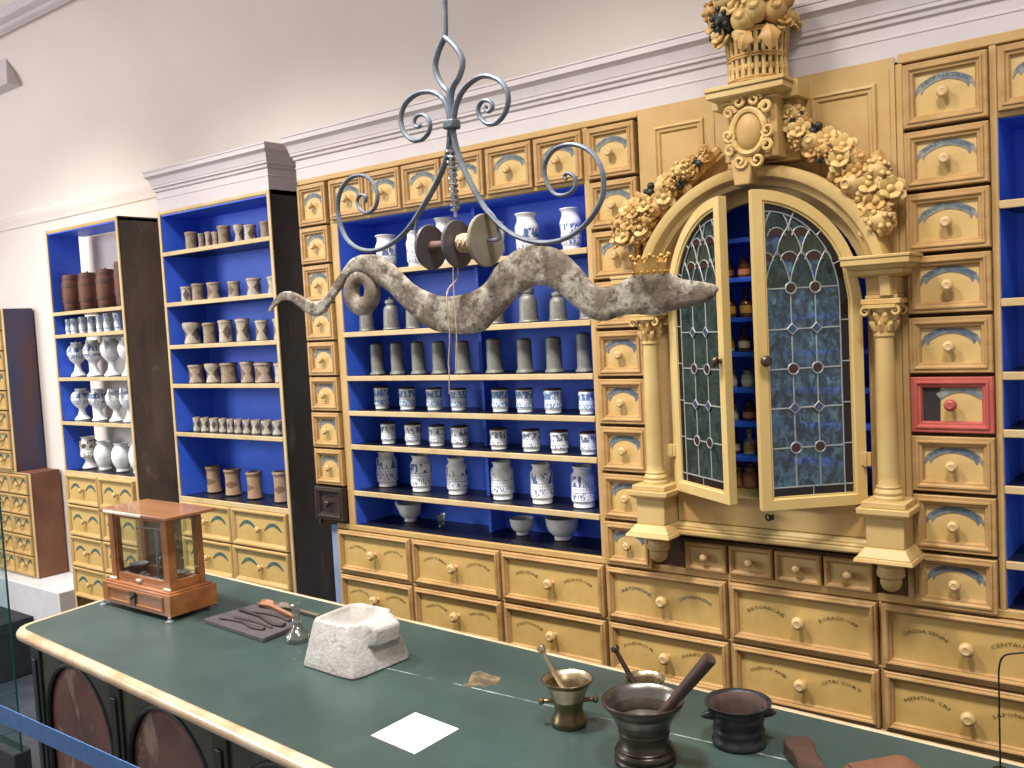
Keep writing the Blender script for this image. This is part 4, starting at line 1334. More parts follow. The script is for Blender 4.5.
def door(hx, hy, dx, dy, w_, zb, zt, main_pane, top_pane, label):
    q = math.hypot(dx, dy)
    d = Vector((dx / q, dy / q, 0))
    nrm = Vector((d.y, -d.x, 0))
    if nrm.y > 0:
        nrm = -nrm
    H = Vector((hx, hy, 0))
    zs = AZ
    fn = lambda u, v, z: tuple(H + d * u + nrm * v + Vector((0, 0, z)))
    ht = zt - zs
    NC = 16

    def loop(t, rb=None):
        tb = t if rb is None else rb
        pts = [(t, zb + tb), (w_ - t, zb + tb)]
        for k in range(NC + 1):
            u = (w_ - t) + (t - (w_ - t)) * k / NC
            uu = (w_ - u) / (w_ - t)
            pts.append((u, zs + (ht - t) * math.sqrt(max(0, 1 - uu * uu))))
        # the curve ends at the hinge stile at the springing
        return pts
    m = MB()
    prof = [(0, -.011), (0, .011), (.024, .011), (.027, .007), (.030, .007), (.031, -.008), (.0, -.011)]
    loops = [[fn(u, v, z) for u, z in loop(t)] for t, v in prof[:-1]]
    nL = len(loops[0])
    vs = [p for l in loops for p in l]
    fs = []
    for i in range(len(loops)):
        j = (i + 1) % len(loops)
        for k in range(nL):
            k2 = (k + 1) % nL
            fs.append((i * nL + k, i * nL + k2, j * nL + k2, j * nL + k))
    m.add(vs, fs)
    D = mk('door', m, 'door_wood', cup, smooth=25)
    D['label'] = label
    t, b = .029, .022
    u1, u2, u3, u4 = t + b, t + b + (w_ - 2 * t - b) / 3, t + b + 2 * (w_ - 2 * t - b) / 3, w_ - t
    zr = [zb + t + b, 1.371, 1.466, 1.559, 1.653, 1.749]
    curve = lambda ru, rz, n=24: [(w_ - t - (w_ - t - ru) * math.sin(PI / 2 * k / n), zs + rz * math.cos(PI / 2 * k / n)) for k in range(n + 1)]
    inner = [(u1, zb + t + b), (u4, zb + t + b)] + curve(u1, ht - t - b)
    outer = [(t, zb + t), (u4, zb + t)] + curve(t, ht - t)
    rndp = random.Random(int(hx * 100))

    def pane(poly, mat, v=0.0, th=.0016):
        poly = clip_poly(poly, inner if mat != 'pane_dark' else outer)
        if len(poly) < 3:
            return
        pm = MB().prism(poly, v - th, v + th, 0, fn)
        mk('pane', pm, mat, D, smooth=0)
    cols = [u1, u2, u3, u4]
    for i in range(5):
        for j in range(3):
            g = .0012
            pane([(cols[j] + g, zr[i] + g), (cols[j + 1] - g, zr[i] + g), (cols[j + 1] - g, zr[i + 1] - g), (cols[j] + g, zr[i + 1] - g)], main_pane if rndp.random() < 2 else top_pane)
    lead = MB()

    def came(pts, closed=False, r=.0019):
        lead.tube([fn(u, .002, z) for u, z in pts], r, 6, 0, closed, .9)
    # scales of the top
    zt1 = zr[5]
    back = [(u1, zt1), (u4, zt1)] + [p for p in curve(u1, ht - t - b) if p[1] > zt1]
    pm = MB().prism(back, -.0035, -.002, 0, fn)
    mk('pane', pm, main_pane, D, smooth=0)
    cw = (u4 - u1) / 3

    def inside(pts):
        runs, cur = [], []
        for p in pts:
            if ((w_ - t - p[0]) / (w_ - t - u1)) ** 2 + (max(0, p[1] - zs) / (ht - t - b)) ** 2 <= 1.02 and u1 - .001 <= p[0] <= u4 + .001:
                cur.append(p)
            else:
                runs.append(cur)
                cur = []
        return [r_ for r_ in runs + [cur] if len(r_) > 1]
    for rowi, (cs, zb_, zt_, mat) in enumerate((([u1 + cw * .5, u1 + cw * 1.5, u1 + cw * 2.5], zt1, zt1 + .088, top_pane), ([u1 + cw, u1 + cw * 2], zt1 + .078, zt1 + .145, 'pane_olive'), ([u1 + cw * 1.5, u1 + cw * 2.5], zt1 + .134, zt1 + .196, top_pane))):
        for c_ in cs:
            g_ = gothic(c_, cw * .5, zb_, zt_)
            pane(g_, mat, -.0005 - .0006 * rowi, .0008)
            for li in inside(g_):
                came(li)
            if rowi < 2:
                for s in (-1, 1):
                    ce = c_ + s * cw * .5
                    lens = [(ce + cw * .36 * math.cos(a), zt_ - .022 + .020 * math.sin(a)) for a in [PI * k / 8 for k in range(9)]]
                    lens2 = lens + [(ce, zt_ - .010)][:0]
                    if s > 0 or c_ == cs[0]:
                        pane(lens2, 'pane_red', .0006, .0007)
                        for li in inside(lens):
                            came(li, r=.0016)
    # border of dark panes on the hinge side, over the arch and along the foot
    bz = [zb + t + b] + [zb + t + b + .098 * k for k in range(1, 5)] + [zs]
    for k in range(5):
        pane([(t + .001, bz[k] + .001), (u1 - .001, bz[k] + .001), (u1 - .001, bz[k + 1] - .001), (t + .001, bz[k + 1] - .001)], 'pane_dark')
        came([(t, bz[k]), (u1, bz[k])], r=.0016)
    co, ci = curve(t, ht - t)[::-1], curve(u1, ht - t - b)[::-1]
    for k in range(0, 24, 6):
        pane(co[k:k + 7][::-1] + ci[k:k + 7], 'pane_dark')
        came([co[k + 6 if k < 18 else 24], ci[k + 6 if k < 18 else 24]], r=.0016)
    um = (t + u4) / 2
    for ua, ub in ((t, um), (um, u4)):
        pane([(ua + .001, zb + t + .001), (ub - .001, zb + t + .001), (ub - .001, zb + t + b - .001), (ua + .001, zb + t + b - .001)], 'pane_dark')
    came([(um, zb + t), (um, zb + t + b)], r=.0016)
    came([(u1, zb + t)] + inner[0:1] + ci[0:] , r=.0019)
    came([(t, zb + t + b), (u4, zb + t + b)])
    for u in (u2, u3):
        came([(u, zr[0]), (u, zr[5])])
    for i in range(1, 6):
        came([(u1, zr[i]), (u4, zr[i])])
        for u in (u2, u3):
            if i % 2 == 1:
                ring_ = [(u + .013 * math.cos(a), zr[i] + .013 * math.sin(a)) for a in [2 * PI * k / 14 for k in range(14)]]
                pm = MB().prism([(u + .012 * math.cos(a), zr[i] + .012 * math.sin(a)) for a in [2 * PI * k / 14 for k in range(14)]], .0036, .0052, 0, fn)
                mk('roundel', pm, 'pane_red', D, smooth=0)
                lead.tube([fn(a_, .0044, z_) for a_, z_ in ring_], .0021, 6, 0, True)
            else:
                dm = [(u - .013, zr[i]), (u, zr[i] - .013), (u + .013, zr[i]), (u, zr[i] + .013)]
                pm = MB().prism(dm, .0036, .0052, 0, fn)
                mk('diamond_pane', pm, 'pane_deep', D, smooth=0)
                lead.tube([fn(a_, .0044, z_) for a_, z_ in dm], .0022, 6, 0, True)
    mk('leading', lead, 'lead', D)
    kc = Vector(fn(w_ - .014, .011, 1.582))
    kb = MB().lathe([(.006, 0), (.005, .006), (.010, .010), (.0135, .016), (.013, .022), (.008, .027), (.001, .028)], kc, 14, 0, nrm)
    mk('door_knob', kb, 'bronze', D)
    hb = MB().box(-.012, .012, -.006, .006, -.016, .016)
    hb.lathe([(.0045, -.018), (.0045, .018)], (0, -.006, 0), 8)
    hb.xf(lambda p: p + Vector((hx - .008 * (1 if dx > 0 else -1), hy - .012, 1.335)))
    mk('hinge', hb, 'cream', D, bevel=.001)
    return D


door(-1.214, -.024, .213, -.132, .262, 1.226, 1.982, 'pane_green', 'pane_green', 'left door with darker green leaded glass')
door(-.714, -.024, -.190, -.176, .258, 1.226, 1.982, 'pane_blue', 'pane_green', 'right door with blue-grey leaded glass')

# ================================================================ jars, pots and bottles
def jar_mesh(nm, prof, mats, mi=0, seg=22, extra=None):
    m = MB().lathe(prof, (0, 0, 0), seg, mi)
    if extra:
        extra(m)
    return m.mesh(nm, mats, 40)


P_BIG = [(.80, 0), (.84, .02), (.82, .10), (.86, .13), (.95, .17), (.97, .30), (.94, .5), (.95, .70), (.94, .76), (.86, .81), (.74, .845), (.71, .87), (.72, .93), (.80, .965), (.81, .985), (.76, 1), (.66, .99), (.62, .88), (.0, .87)]
P_TOP = [(.78, 0), (.80, .03), (.78, .10), (.90, .16), (.94, .22), (.92, .45), (.98, .62), (.97, .68), (.86, .76), (.78, .82), (.77, .88), (.84, .94), (.95, .97), (.95, .99), (.86, 1), (.78, .98), (.72, .86), (0, .85)]
P_SML = [(.78, 0), (.84, .03), (.82, .12), (.88, .18), (.96, .26), (.90, .50), (.92, .78), (.98, .86), (.94, .91), (.92, .97), (.88, 1), (.80, .985), (.78, .93), (0, .92)]
P_CYL = [(.98, 0), (1, .02), (.96, .05), (.84, .09), (.80, .14), (.79, .60), (.78, .88), (.74, .94), (.60, .975), (.30, .99), (0, 1)]
P_PEW = [(.95, 0), (1, .02), (.98, .05), (.92, .07), (.88, .35), (.84, .60), (.80, .68), (.70, .74), (.52, .78), (.50, .82), (.58, .83), (.0, .84)]
P_POT = [(.90, 0), (.93, .03), (.92, .10), (.89, .20), (.88, .50), (.88, .74), (.90, .82), (1, .90), (1, .95), (.92, 1), (.82, .985), (.78, .90), (0, .88)]
P_POTW = [(.84, 0), (.88, .03), (.86, .12), (.76, .34), (.74, .46), (.82, .60), (.94, .72), (1, .86), (1, .95), (.94, 1), (.84, .985), (.8, .88), (0, .86)]
P_TALL = [(.88, 0), (.92, .03), (.88, .10), (.84, .5), (.86, .82), (.92, .88), (1, .93), (1, .965), (.92, 1), (.80, .985), (.76, .92), (0, .90)]
P_LOW = [(.94, 0), (.97, .05), (.93, .2), (.92, .5), (.93, .8), (.98, .9), (.98, .97), (.86, 1), (.78, .97), (.74, .9), (0, .88)]
P_BARR = [(.80, 0), (.84, .01), (.92, .16), (.99, .36), (1, .5), (.99, .64), (.92, .84), (.84, .99), (.80, 1), (.76, 1), (.76, .965), (0, .965)]
P_FOOT = [(.76, 0), (.78, .03), (.68, .07), (.42, .16), (.30, .28), (.32, .36), (.60, .44), (.88, .54), (.99, .66), (.98, .76), (.82, .87), (.56, .93), (.50, .96), (.56, .985), (.56, 1), (.46, .995), (.42, .95), (0, .94)]
P_GLOB = [(.60, 0), (.62, .03), (.58, .09), (.74, .20), (.94, .36), (1, .52), (.96, .68), (.80, .82), (.62, .89), (.62, .94), (.72, .98), (.72, 1), (.62, .99), (.56, .90), (0, .88)]
P_BROWN = [(.74, 0), (.76, .03), (.66, .08), (.44, .18), (.42, .26), (.64, .32), (.86, .38), (.88, .46), (.80, .58), (.86, .70), (.92, .78), (.86, .86), (.66, .91), (.64, .95), (.76, .985), (.76, 1), (.64, .99), (.6, .92), (0, .9)]
P_BOWL = [(.50, 0), (.53, .03), (.49, .17), (.62, .24), (.84, .40), (.95, .62), (.99, .85), (1, .98), (.97, 1), (.92, .96), (.78, .50), (.50, .26), (0, .22)]
P_BEAK = [(.55, 0), (.60, .04), (.45, .16), (.55, .3), (.80, .7), (1, 1), (.92, 1), (.70, .7), (.4, .3), (0, .3)]


def spout(m):
    m.tube([(-.70, 0, .55), (-1.0, 0, .80), (-1.22, 0, 1.06)], [.22, .16, .13], 8)


def side_spout(m):
    m.tube([(.55, -.45, .70), (.80, -.66, .82), (.90, -.74, .96)], [.2, .14, .12], 8)


JM = {
    'big': jar_mesh('white_jar', P_BIG, ['delft_big']), 'top': jar_mesh('white_jar', P_TOP, ['delft_top']),
    'small': jar_mesh('blue_jar', P_SML, ['delft_small']), 'grey': jar_mesh('patterned_jar', P_SML, ['delft_grey']),
    'cyl': jar_mesh('pewter_cylinder', P_CYL, ['pewter_dark']), 'pew': jar_mesh('pewter_flask', P_PEW, ['pewter']),
    'pot_a': jar_mesh('stoneware_pot', P_POT, ['pot_a']), 'pot_b': jar_mesh('stoneware_pot', P_POT, ['pot_b']), 'pot_c': jar_mesh('stoneware_pot', P_POT, ['pot_c']),
    'pot_w': jar_mesh('stoneware_pot', P_POTW, ['pot_b']), 'pot_d': jar_mesh('stoneware_pot', P_LOW, ['pot_d']), 'pot_e': jar_mesh('stoneware_pot', P_TALL, ['pot_e']),
    'barrel': jar_mesh('barrel', P_BARR, ['barrel']), 'little': jar_mesh('blue_jar', P_SML, ['delft_a']),
    'foot': jar_mesh('footed_jar', P_FOOT, ['delft_foot'], extra=side_spout), 'foot_w': jar_mesh('footed_jar', P_FOOT, ['white_glaze'], extra=side_spout),
    'globe': jar_mesh('globe_jar', P_GLOB, ['globe']), 'brown': jar_mesh('footed_jar', P_BROWN, ['brown_foot']),
    'bowl': jar_mesh('white_bowl', P_BOWL, ['white_glaze']), 'bowl_s': jar_mesh('white_bowl', P_BOWL, ['white_glaze'], extra=spout), 'beak': jar_mesh('glass_beaker', P_BEAK, ['flask']),
}
LID = MB().lathe([(.90, .965), (.93, .99), (.92, 1.03), (.80, 1.05), (0, 1.055)], seg=20).mesh('cover', ['lid_brown'])
CAP = MB().lathe([(.54, .83), (.60, .85), (.60, .93), (.50, .96), (.16, .97), (.14, 1.0), (.18, 1.02), (.10, 1.05), (0, 1.05)], seg=16).mesh('screw_cap', ['pewter'])
HOOPS = [MB().lathe([(r1 + .01, z1), (r1 + .05, z1), (r2 + .05, z2), (r2 + .01, z2)], seg=22).mesh('hoop', ['hoop']) for r1, z1, r2, z2 in ((.85, .04, .90, .12), (.95, .24, .985, .33), (.985, .67, .95, .76), (.90, .88, .85, .96))]
BUNG = MB().lathe([(.5, .965), (.5, .985), (.12, .985), (.12, 1.04), (0, 1.04)], seg=14).mesh('bung', ['hoop'])


def jar(kind, rec, name, label, cat, group, rot=0.0):
    x, y, z, r, h = rec
    o = link(name, JM[kind], None, (x, y, z + .0005))
    o.scale = (r, r, h)
    o.rotation_euler = (0, 0, rot)
    tag(o, label, cat, group)
    ch = {'small': [('cover', LID)], 'grey': [('cover', LID)], 'pew': [('screw_cap', CAP)], 'barrel': [('hoop', q) for q in HOOPS] + [('bung', BUNG)]}.get(kind, [])
    for nm, me in ch:
        c = bpy.data.objects.new(nm, me)
        col.objects.link(c)
        c.parent = o
    return o


def row(recs, kinds, name, desc, where, cat, group):
    for i, rec in enumerate(recs):
        k = kinds if isinstance(kinds, str) else kinds[i]
        jar(k, rec, name, '%s %s %s' % (ORD[i], desc, where), cat, group, random.uniform(-.5, .5))


WM = 'of the widest cabinet'
row(M1, 'top', 'white_jar', 'blue garlanded white jar on top shelf', WM, 'jar', 'white jars on the top shelf')
M2f = [(x, y, z, r, h * .96) for x, y, z, r, h in M2]
row(M2f, 'pew', 'pewter_flask', 'capped pewter flask on second shelf', WM, 'flask', 'pewter flasks on the second shelf')
row(M3, 'cyl', 'pewter_cylinder', 'tall grey pewter cylinder on third shelf', WM, 'canister', 'pewter cylinders on the third shelf')
M4f = [(x, y, z, r, h * .95) for x, y, z, r, h in M4]
row(M4f, 'small', 'blue_jar', 'small blue patterned jar on fourth shelf', WM, 'jar', 'small blue jars on the fourth shelf')
M5f = [(x, y, z, r, h * .95) for x, y, z, r, h in M5]
row(M5f, 'grey', 'patterned_jar', 'small grey-blue scripted jar on fifth shelf', WM, 'jar', 'small scripted jars on the fifth shelf')
row(M6, 'big', 'white_jar', 'large blue and white jar on sixth shelf', WM, 'jar', 'large jars on the sixth shelf')
jar('bowl_s', M7[0], 'spouted_bowl', 'white spouted bowl on the bottom shelf under the large jars', 'bowl', 'white bowls on the bottom shelf', .4)
jar('beak', M7[1], 'glass_beaker', 'small glass beaker beside the spouted bowl on the bottom shelf', 'beaker', None)
jar('bowl', M7[2], 'white_bowl', 'smaller footed white bowl in the middle of the bottom shelf', 'bowl', 'white bowls on the bottom shelf')
jar('bowl', M7[3], 'white_bowl', 'largest footed white bowl at right end of bottom shelf', 'bowl', 'white bowls on the bottom shelf')
WC = 'of the narrow corniced cabinet'
row(C1, ['pot_c', 'pot_c', 'pot_a', 'pot_a', 'pot_c', 'pot_w', 'pot_b', 'pot_c'], 'stoneware_pot', 'brown stoneware pot on top shelf', WC, 'pot', 'stoneware pots on the top shelf')
row(C2, ['pot_b', 'pot_c', 'pot_a', 'pot_a', 'pot_b', 'pot_b'], 'stoneware_pot', 'grey-brown stoneware pot on second shelf', WC, 'pot', 'stoneware pots on the second shelf')
row(C3, ['pot_w', 'pot_c', 'pot_b', 'pot_b', 'pot_b', 'pot_b'], 'stoneware_pot', 'pale stoneware pot with lozenge on third shelf', WC, 'pot', 'stoneware pots on the third shelf')
row(C4, ['pot_a', 'pot_w', 'pot_c', 'pot_a', 'pot_a', 'pot_b'], 'stoneware_pot', 'wide rimmed stoneware pot on fourth shelf', WC, 'pot', 'stoneware pots on the fourth shelf')
row(C5, 'pot_d', 'stoneware_pot', 'little black lozenged pot on fifth shelf', WC, 'pot', 'little pots on the fifth shelf')
row(C6, 'pot_e', 'stoneware_pot', 'tall tan stoneware pot on bottom shelf', WC, 'pot', 'tall tan pots on the bottom shelf')
A2[0] = (-4.605,) + A2[0][1:]
A1[0] = (-4.578,) + A1[0][1:]
A4[0] = (-4.574,) + A4[0][1:]
WA = 'of the cabinet without cornice'
row([(x, y, z, r, h * .97) for x, y, z, r, h in A1[:3]] + [A1[3]], 'barrel', 'small_barrel', 'brown hooped barrel on top shelf', WA, 'barrel', 'small barrels on the top shelf')
row(A2, 'little', 'blue_jar', 'little blue patterned jar on second shelf', WA, 'jar', 'little blue jars under the barrels')
row(A3, ['foot', 'foot', 'foot_w', 'foot_w'], 'footed_jar', 'white footed jar on third shelf', WA, 'jar', 'footed jars on the third shelf')
for i, rec in enumerate(A4):
    jar(['foot', 'foot', 'foot_w', 'foot_w'][i], rec, 'footed_jar', ['leftmost blue banded footed jar on the shelf above the globe jars', 'blue banded footed jar, second from left above the globe jars', 'plain white footed jar directly above the middle globe jars', 'white footed jar half hidden by cabinet side above the globe jars'][i], 'jar', 'footed jars on the fourth shelf', -.2 * i)
A5L = ['brown patterned footed jar, leftmost on bottom shelf below the blue-banded footed jars', 'white globe jar with dark lettering beside the brown patterned jar', 'plainer white globe jar, third on bottom shelf below the footed jars', 'globe jar half hidden by cabinet side at bottom shelf end']
for i, rec in enumerate(A5):
    jar(['brown', 'globe', 'globe', 'globe'][i], rec, 'globe_jar' if i else 'footed_jar', A5L[i], 'jar', 'jars on the bottom shelf')

# bottles inside the arched cupboard
def vial(nm, body, lab, shape):
    if shape == 0:
        pr = [(.86, 0), (.92, .03), (.92, .52), (.80, .62), (.42, .70), (.38, .86), (.50, .88), (.50, .94), (.0, .95)]
    elif shape == 1:
        pr = [(.90, 0), (.95, .03), (.95, .62), (.85, .70), (.60, .76), (.62, .90), (.70, .92), (.70, .97), (0, .98)]
    else:
        pr = [(.80, 0), (.95, .04), (1, .3), (.95, .62), (.70, .74), (.66, .80), (.80, .84), (.80, .9), (.3, .92), (.36, .98), (.2, 1.04), (0, 1.05)]
    m = MB().lathe(pr, seg=14, mi=0)
    if lab:
        m.lathe([(.955, .16), (.975, .16), (.975, .46), (.955, .46)], seg=14, mi=1)
    m.lathe([(.34, .9), (.34, 1.0), (.46, 1.02), (.46, 1.08), (.2, 1.12), (0, 1.12)], seg=10, mi=2)
    return m.mesh(nm, [body, lab or body, 'lid_brown' if shape else body], 40)


V = [vial('bottle', 'amber', 'label_o', 1), vial('bottle', 'amber', 'label_y', 0), vial('bottle', 'clear_b', 'label_y', 0), vial('bottle', 'clear_b', 'label_w', 1), vial('bottle', 'amber', 'label_w', 0), vial('bottle', 'terracotta', None, 2)]
VR = [[0, 0, 3, 4, 3, 3, 1, 0], [1, 1, 2, 3, 2, 3, 1, 3], [2, 4, 2, 3, 3, 3, 3, 1], [3, 3, 3, 2, 3, 3, 4, 2], [3, 0, 3, 3, 3, 2, 1, 4], [4, 2, 2, 3, 3, 3, 2, 3], [5, 5, 5, 3, 3, 3, 3, 3]]
VD = ['orange labelled', 'yellow labelled brown', 'yellow labelled pale', 'pale labelled wide', 'brown narrow', 'pink clay']
NAMR = ['top', 'second', 'third', 'fourth', 'fifth', 'sixth', 'lowest']
VX = [-1.098, -1.053, -1.008, -.960, -.912, -.864, -.816, -.768]
for i, zf in enumerate([1.7845, 1.6795, 1.5875, 1.4915, 1.4005, 1.3085, 1.222]):
    for j, x in enumerate(VX):
        k = VR[i][j]
        hh = [.050, .066, .062, .046, .060, .062][k]
        o = link('bottle', V[k], None, (x + random.uniform(-.004, .004), .085, zf + (.0062 if i < 6 else .0005)))
        o.scale = (.0172, .0172, hh) if k != 5 else (.0205, .0205, hh)
        o.rotation_euler = (0, 0, random.uniform(0, 6))
        tag(o, '%s bottle, %s from left on %s shelf inside arched cupboard' % (VD[k], ORD[j] if j else 'first', NAMR[i]), 'bottle', 'bottles inside the arched cupboard')

# ================================================================ the counter
ZC = .88
CT = [(-2.872, -1.060), (.38, -1.300), (.38, -.535), (-2.965, -.396)]


def rounded(poly, r, which, n=8):
    out = []
    for i, p in enumerate(poly):
        P, A, B = Vector(p), Vector(poly[i - 1]), Vector(poly[(i + 1) % len(poly)])
        if i in which:
            a, b = P + (A - P).normalized() * r, P + (B - P).normalized() * r
            for k in range(n + 1):
                t = k / n
                out.append(tuple(a * (1 - t) ** 2 + P * 2 * t * (1 - t) + b * t * t))
        else:
            out.append(p)
    return out


counter = empty('shop_counter', (-1.25, -.8, 0), 'long green topped counter with worn wooden nosing and red-brown marbled panels', 'counter')
top = rounded(CT, .055, (0, 3))
m = MB().hprism(top, ZC - .026, ZC)
mk('counter_top', m, 'counter', counter, bevel=.003)
path = [(p[0], p[1], ZC - .0165) for p in top]
k0 = len(path)
nose = [path[i] for i in range(0, k0)]
# runs round the front, the left end and the back
cl = nose[10 - 1:] + nose[:9] if False else nose
m = MB().tube(cl, .0185, 12, 0, True, 1.0)
mk('nosing', m, 'nosing', counter)
fd = Vector((CT[1][0] - CT[0][0], CT[1][1] - CT[0][1], 0))
FLn = fd.length
fd.normalize()
fn_ = Vector((fd.y, -fd.x, 0))
F0 = Vector((CT[0][0], CT[0][1], 0)) - fn_ * .046 - fd * .010
ff = lambda a, d_, z: tuple(F0 + fd * a + fn_ * d_ + Vector((0, 0, z)))
m = MB()
body = [ff(0, -.02, 0)[:2], ff(FLn - .05, -.02, 0)[:2], (CT[2][0] - .02, CT[2][1] - .05), (CT[3][0] + .06, CT[3][1] - .05)]
m.hprism(body, .0, ZC - .0265)
mk('body', m, 'counter_wood', counter)
pit = .515
pil = []
for i in range(7):
    a = .0 + pit * i
    pm = MB().prism([(a, 0), (a + .062, 0), (a + .062, ZC - .03), (a, ZC - .03)], -.02, .012, 0, ff)
    pm.prism([(a + .018, .12), (a + .044, .12), (a + .044, ZC - .10), (a + .018, ZC - .10)], .012, .018, 0, ff)
    mk('pilaster', pm, 'counter_wood', counter, bevel=.003)
for nm, za, zb, dd in (('frieze', ZC - .045, ZC - .027, .016), ('plinth', 0, .09, .018)):
    pm = MB().prism([(-.004, za), (FLn - .06, za), (FLn - .06, zb), (-.004, zb)], -.02, dd, 0, ff)
    mk(nm, pm, 'counter_wood', counter, bevel=.003)
for i in range(6):
    a0, a1 = .062 + pit * i, pit * (i + 1)
    am, hw = (a0 + a1) / 2, (a1 - a0) / 2 - .004
    zt = .815
    zs_ = zt - hw * .95
    arc_ = [(am + hw * math.cos(PI * k / 24), zs_ + hw * .95 * math.sin(PI * k / 24)) for k in range(25)]
    # spandrel board with the arched hole: left and right halves
    Lh = [(a0, .09), (a0, ZC - .045), (am, ZC - .045)] + arc_[12:] + [(am - hw, .09)]
    Rh = [(am + hw, .09)] + arc_[:13] + [(am, ZC - .045), (a1, ZC - .045), (a1, .09)]
    pm = MB().prism(Lh, -.018, .004, 0, ff).prism(Rh, -.018, .004, 0, ff)
    mk('spandrel', pm, 'counter_olive', counter)
    sc_ = .92
    inn = [(am - hw * sc_, .15)] + [(am + (x - am) * sc_, zs_ + (z - zs_) * sc_) for x, z in arc_[::-1]] + [(am + hw * sc_, .15)]
    pm = MB().prism(inn, -.019, -.006, 0, ff)
    mk('marbled_panel', pm, 'marble', counter)
    pm = MB().tube([ff(am - hw + .008, .002, .10)] + [ff(am + (x - am) * .96, .002, zs_ + (z - zs_) * .96) for x, z in arc_[::-1]] + [ff(am + hw - .008, .002, .10)], .008, 8)
    mk('arch_moulding', pm, 'counter_wood', counter)
# a bare patch where the covering has been torn away
m = MB().hprism([(-1.4152, -.7348), (-1.4108, -.7117), (-1.4431, -.6591), (-1.4346, -.6396), (-1.3974, -.6475), (-1.3631, -.6492), (-1.3484, -.6825), (-1.3612, -.7103), (-1.3828, -.7093), (-1.3873, -.7323)], ZC - .002, ZC + .0006)
MT['bare'] = M('torn_brown_patch', (132, 116, 84), (84, 72, 56), 0.85, scale=40, lo=.4, hi=.6, bump=.5)
mk('bare_patch', m, 'bare', counter, smooth=0)

# ---------------------------------------------------------------- things on the counter
bal = empty('balance_case', (-2.67, -.717, ZC), 'red-brown wooden glazed balance case at the far left end of the green counter', 'balance case')
bx0, bx1, by0, by1 = -2.858, -2.481, -.797, -.636
m = MB().box(bx0, bx1, by0, by1, .893, .958)
m.box(bx0 + .008, bx1 - .008, by0 + .008, by1 - .008, .958, .963)
mk('base', m, 'mahogany', bal, bevel=.002)
m = MB().frame(bx0 + .035, bx1 - .035, .902, .950, [(0, 0), (0, -.003), (.006, -.004), (.008, -.001)], 0, 0)
m.xf(lambda p: Vector((p.x, p.y + by0 - .0002, p.z)))
dr = mk('drawer', m, 'mahogany', bal, smooth=0)
m = MB().box(-2.690, -2.660, by0 - .0075, by0 - .003, .906, .948)
m.lathe([(.005, 0), (.006, .004), (.004, .007)], (-2.675, by0 - .007, .930), 10, 0, (0, -1, 0))
mk('lock_plate', m, 'bronze', dr, bevel=.001)
cx0, cx1, cy0, cy1 = -2.832, -2.506, -.776, -.655
for x in (cx0, cx1 - .030):
    for y, wd in ((cy0, .026), (cy1 - .018, .018)):
        m = MB().box(x, x + .030, y, y + wd, .9632, 1.180)
        mk('post', m, 'mahogany', bal, bevel=.002)
m = MB()
m.box(cx0 + .03, cx1 - .03, cy0 + .004, cy0 + .018, .9632, .988)
m.box(cx0 + .03, cx1 - .03, cy0 + .004, cy0 + .018, 1.164, 1.180)
m.box(cx0 + .03, cx0 + .038, cy0 + .004, cy0 + .018, .988, 1.164)
m.box(cx1 - .038, cx1 - .03, cy0 + .004, cy0 + .018, .988, 1.164)
sash = mk('sash', m, 'mahogany', bal, bevel=.0015)
m = MB().box(-2.686, -2.664, cy0 - .006, cy0 + .0035, .972, .980)
mk('sash_knob', m, 'ivory', sash, bevel=.002)
m = MB().box(cx0 + .036, cx1 - .036, cy0 + .009, cy0 + .012, .986, 1.166)
mk('pane', m, 'clear', sash, smooth=0)
for x in (cx0 + .004, cx1 - .018):
    mk('rail', MB().box(x, x + .014, cy0 + .026, cy1 - .018, .9632, .990), 'mahogany', bal, bevel=.0015)
    mk('rail', MB().box(x, x + .014, cy0 + .026, cy1 - .018, 1.168, 1.180), 'mahogany', bal, bevel=.0015)
mk('rail', MB().box(cx0 + .03, cx1 - .03, cy1 - .016, cy1 - .004, .9632, .985), 'mahogany', bal, bevel=.0015)
mk('rail', MB().box(cx0 + .03, cx1 - .03, cy1 - .016, cy1 - .004, 1.168, 1.180), 'mahogany', bal, bevel=.0015)
for nm, b in (('pane', (cx0 + .010, cx0 + .013, cy0 + .026, cy1 - .018, .988, 1.169)), ('pane', (cx1 - .013, cx1 - .010, cy0 + .026, cy1 - .018, .988, 1.169)), ('pane', (cx0 + .03, cx1 - .03, cy1 - .012, cy1 - .009, .984, 1.169))):
    mk(nm, MB().box(*b), 'clear', bal, smooth=0)
m = MB()
m.box(-2.826, -2.452, -.808, -.640, 1.184, 1.194)
m.box(-2.818, -2.484, -.795, -.646, 1.1795, 1.184)
mk('lid', m, 'mahogany_top', bal, bevel=.002)
m = MB().box(-2.790, -2.580, -.813, -.8082, 1.1845, 1.193)
mk('lid_strip', m, 'ivory', bal, bevel=.0015)
for x in (cx0 - .002, cx1 - .028):
    m = MB().box(x, x + .034, cy0 - .007, cy0 - .0002, .9635, .971)
    mk('corner_block', m, 'ivory', bal, bevel=.002)
for x, y in ((bx0 + .004, by0 - .002), (bx1 - .004, by0 - .002), (bx0 + .02, by1 - .012), (bx1 - .02, by1 - .012)):
    m = MB().lathe([(.012, ZC + .0005), (.012, ZC + .004), (.005, ZC + .006), (.005, .895)], (x, y, 0), 12)
    mk('foot', m, 'nickel', bal)
m = MB()
m.lathe([(.016, .9632), (.016, .969), (.005, .975), (.004, 1.12), (.007, 1.125), (0, 1.13)], (-2.665, -.715, 0), 12)
m.tube([(-2.775, -.715, 1.118), (-2.665, -.715, 1.126), (-2.555, -.715, 1.118)], .003, 6)
bm_ = mk('balance_beam', m, 'nickel', bal)
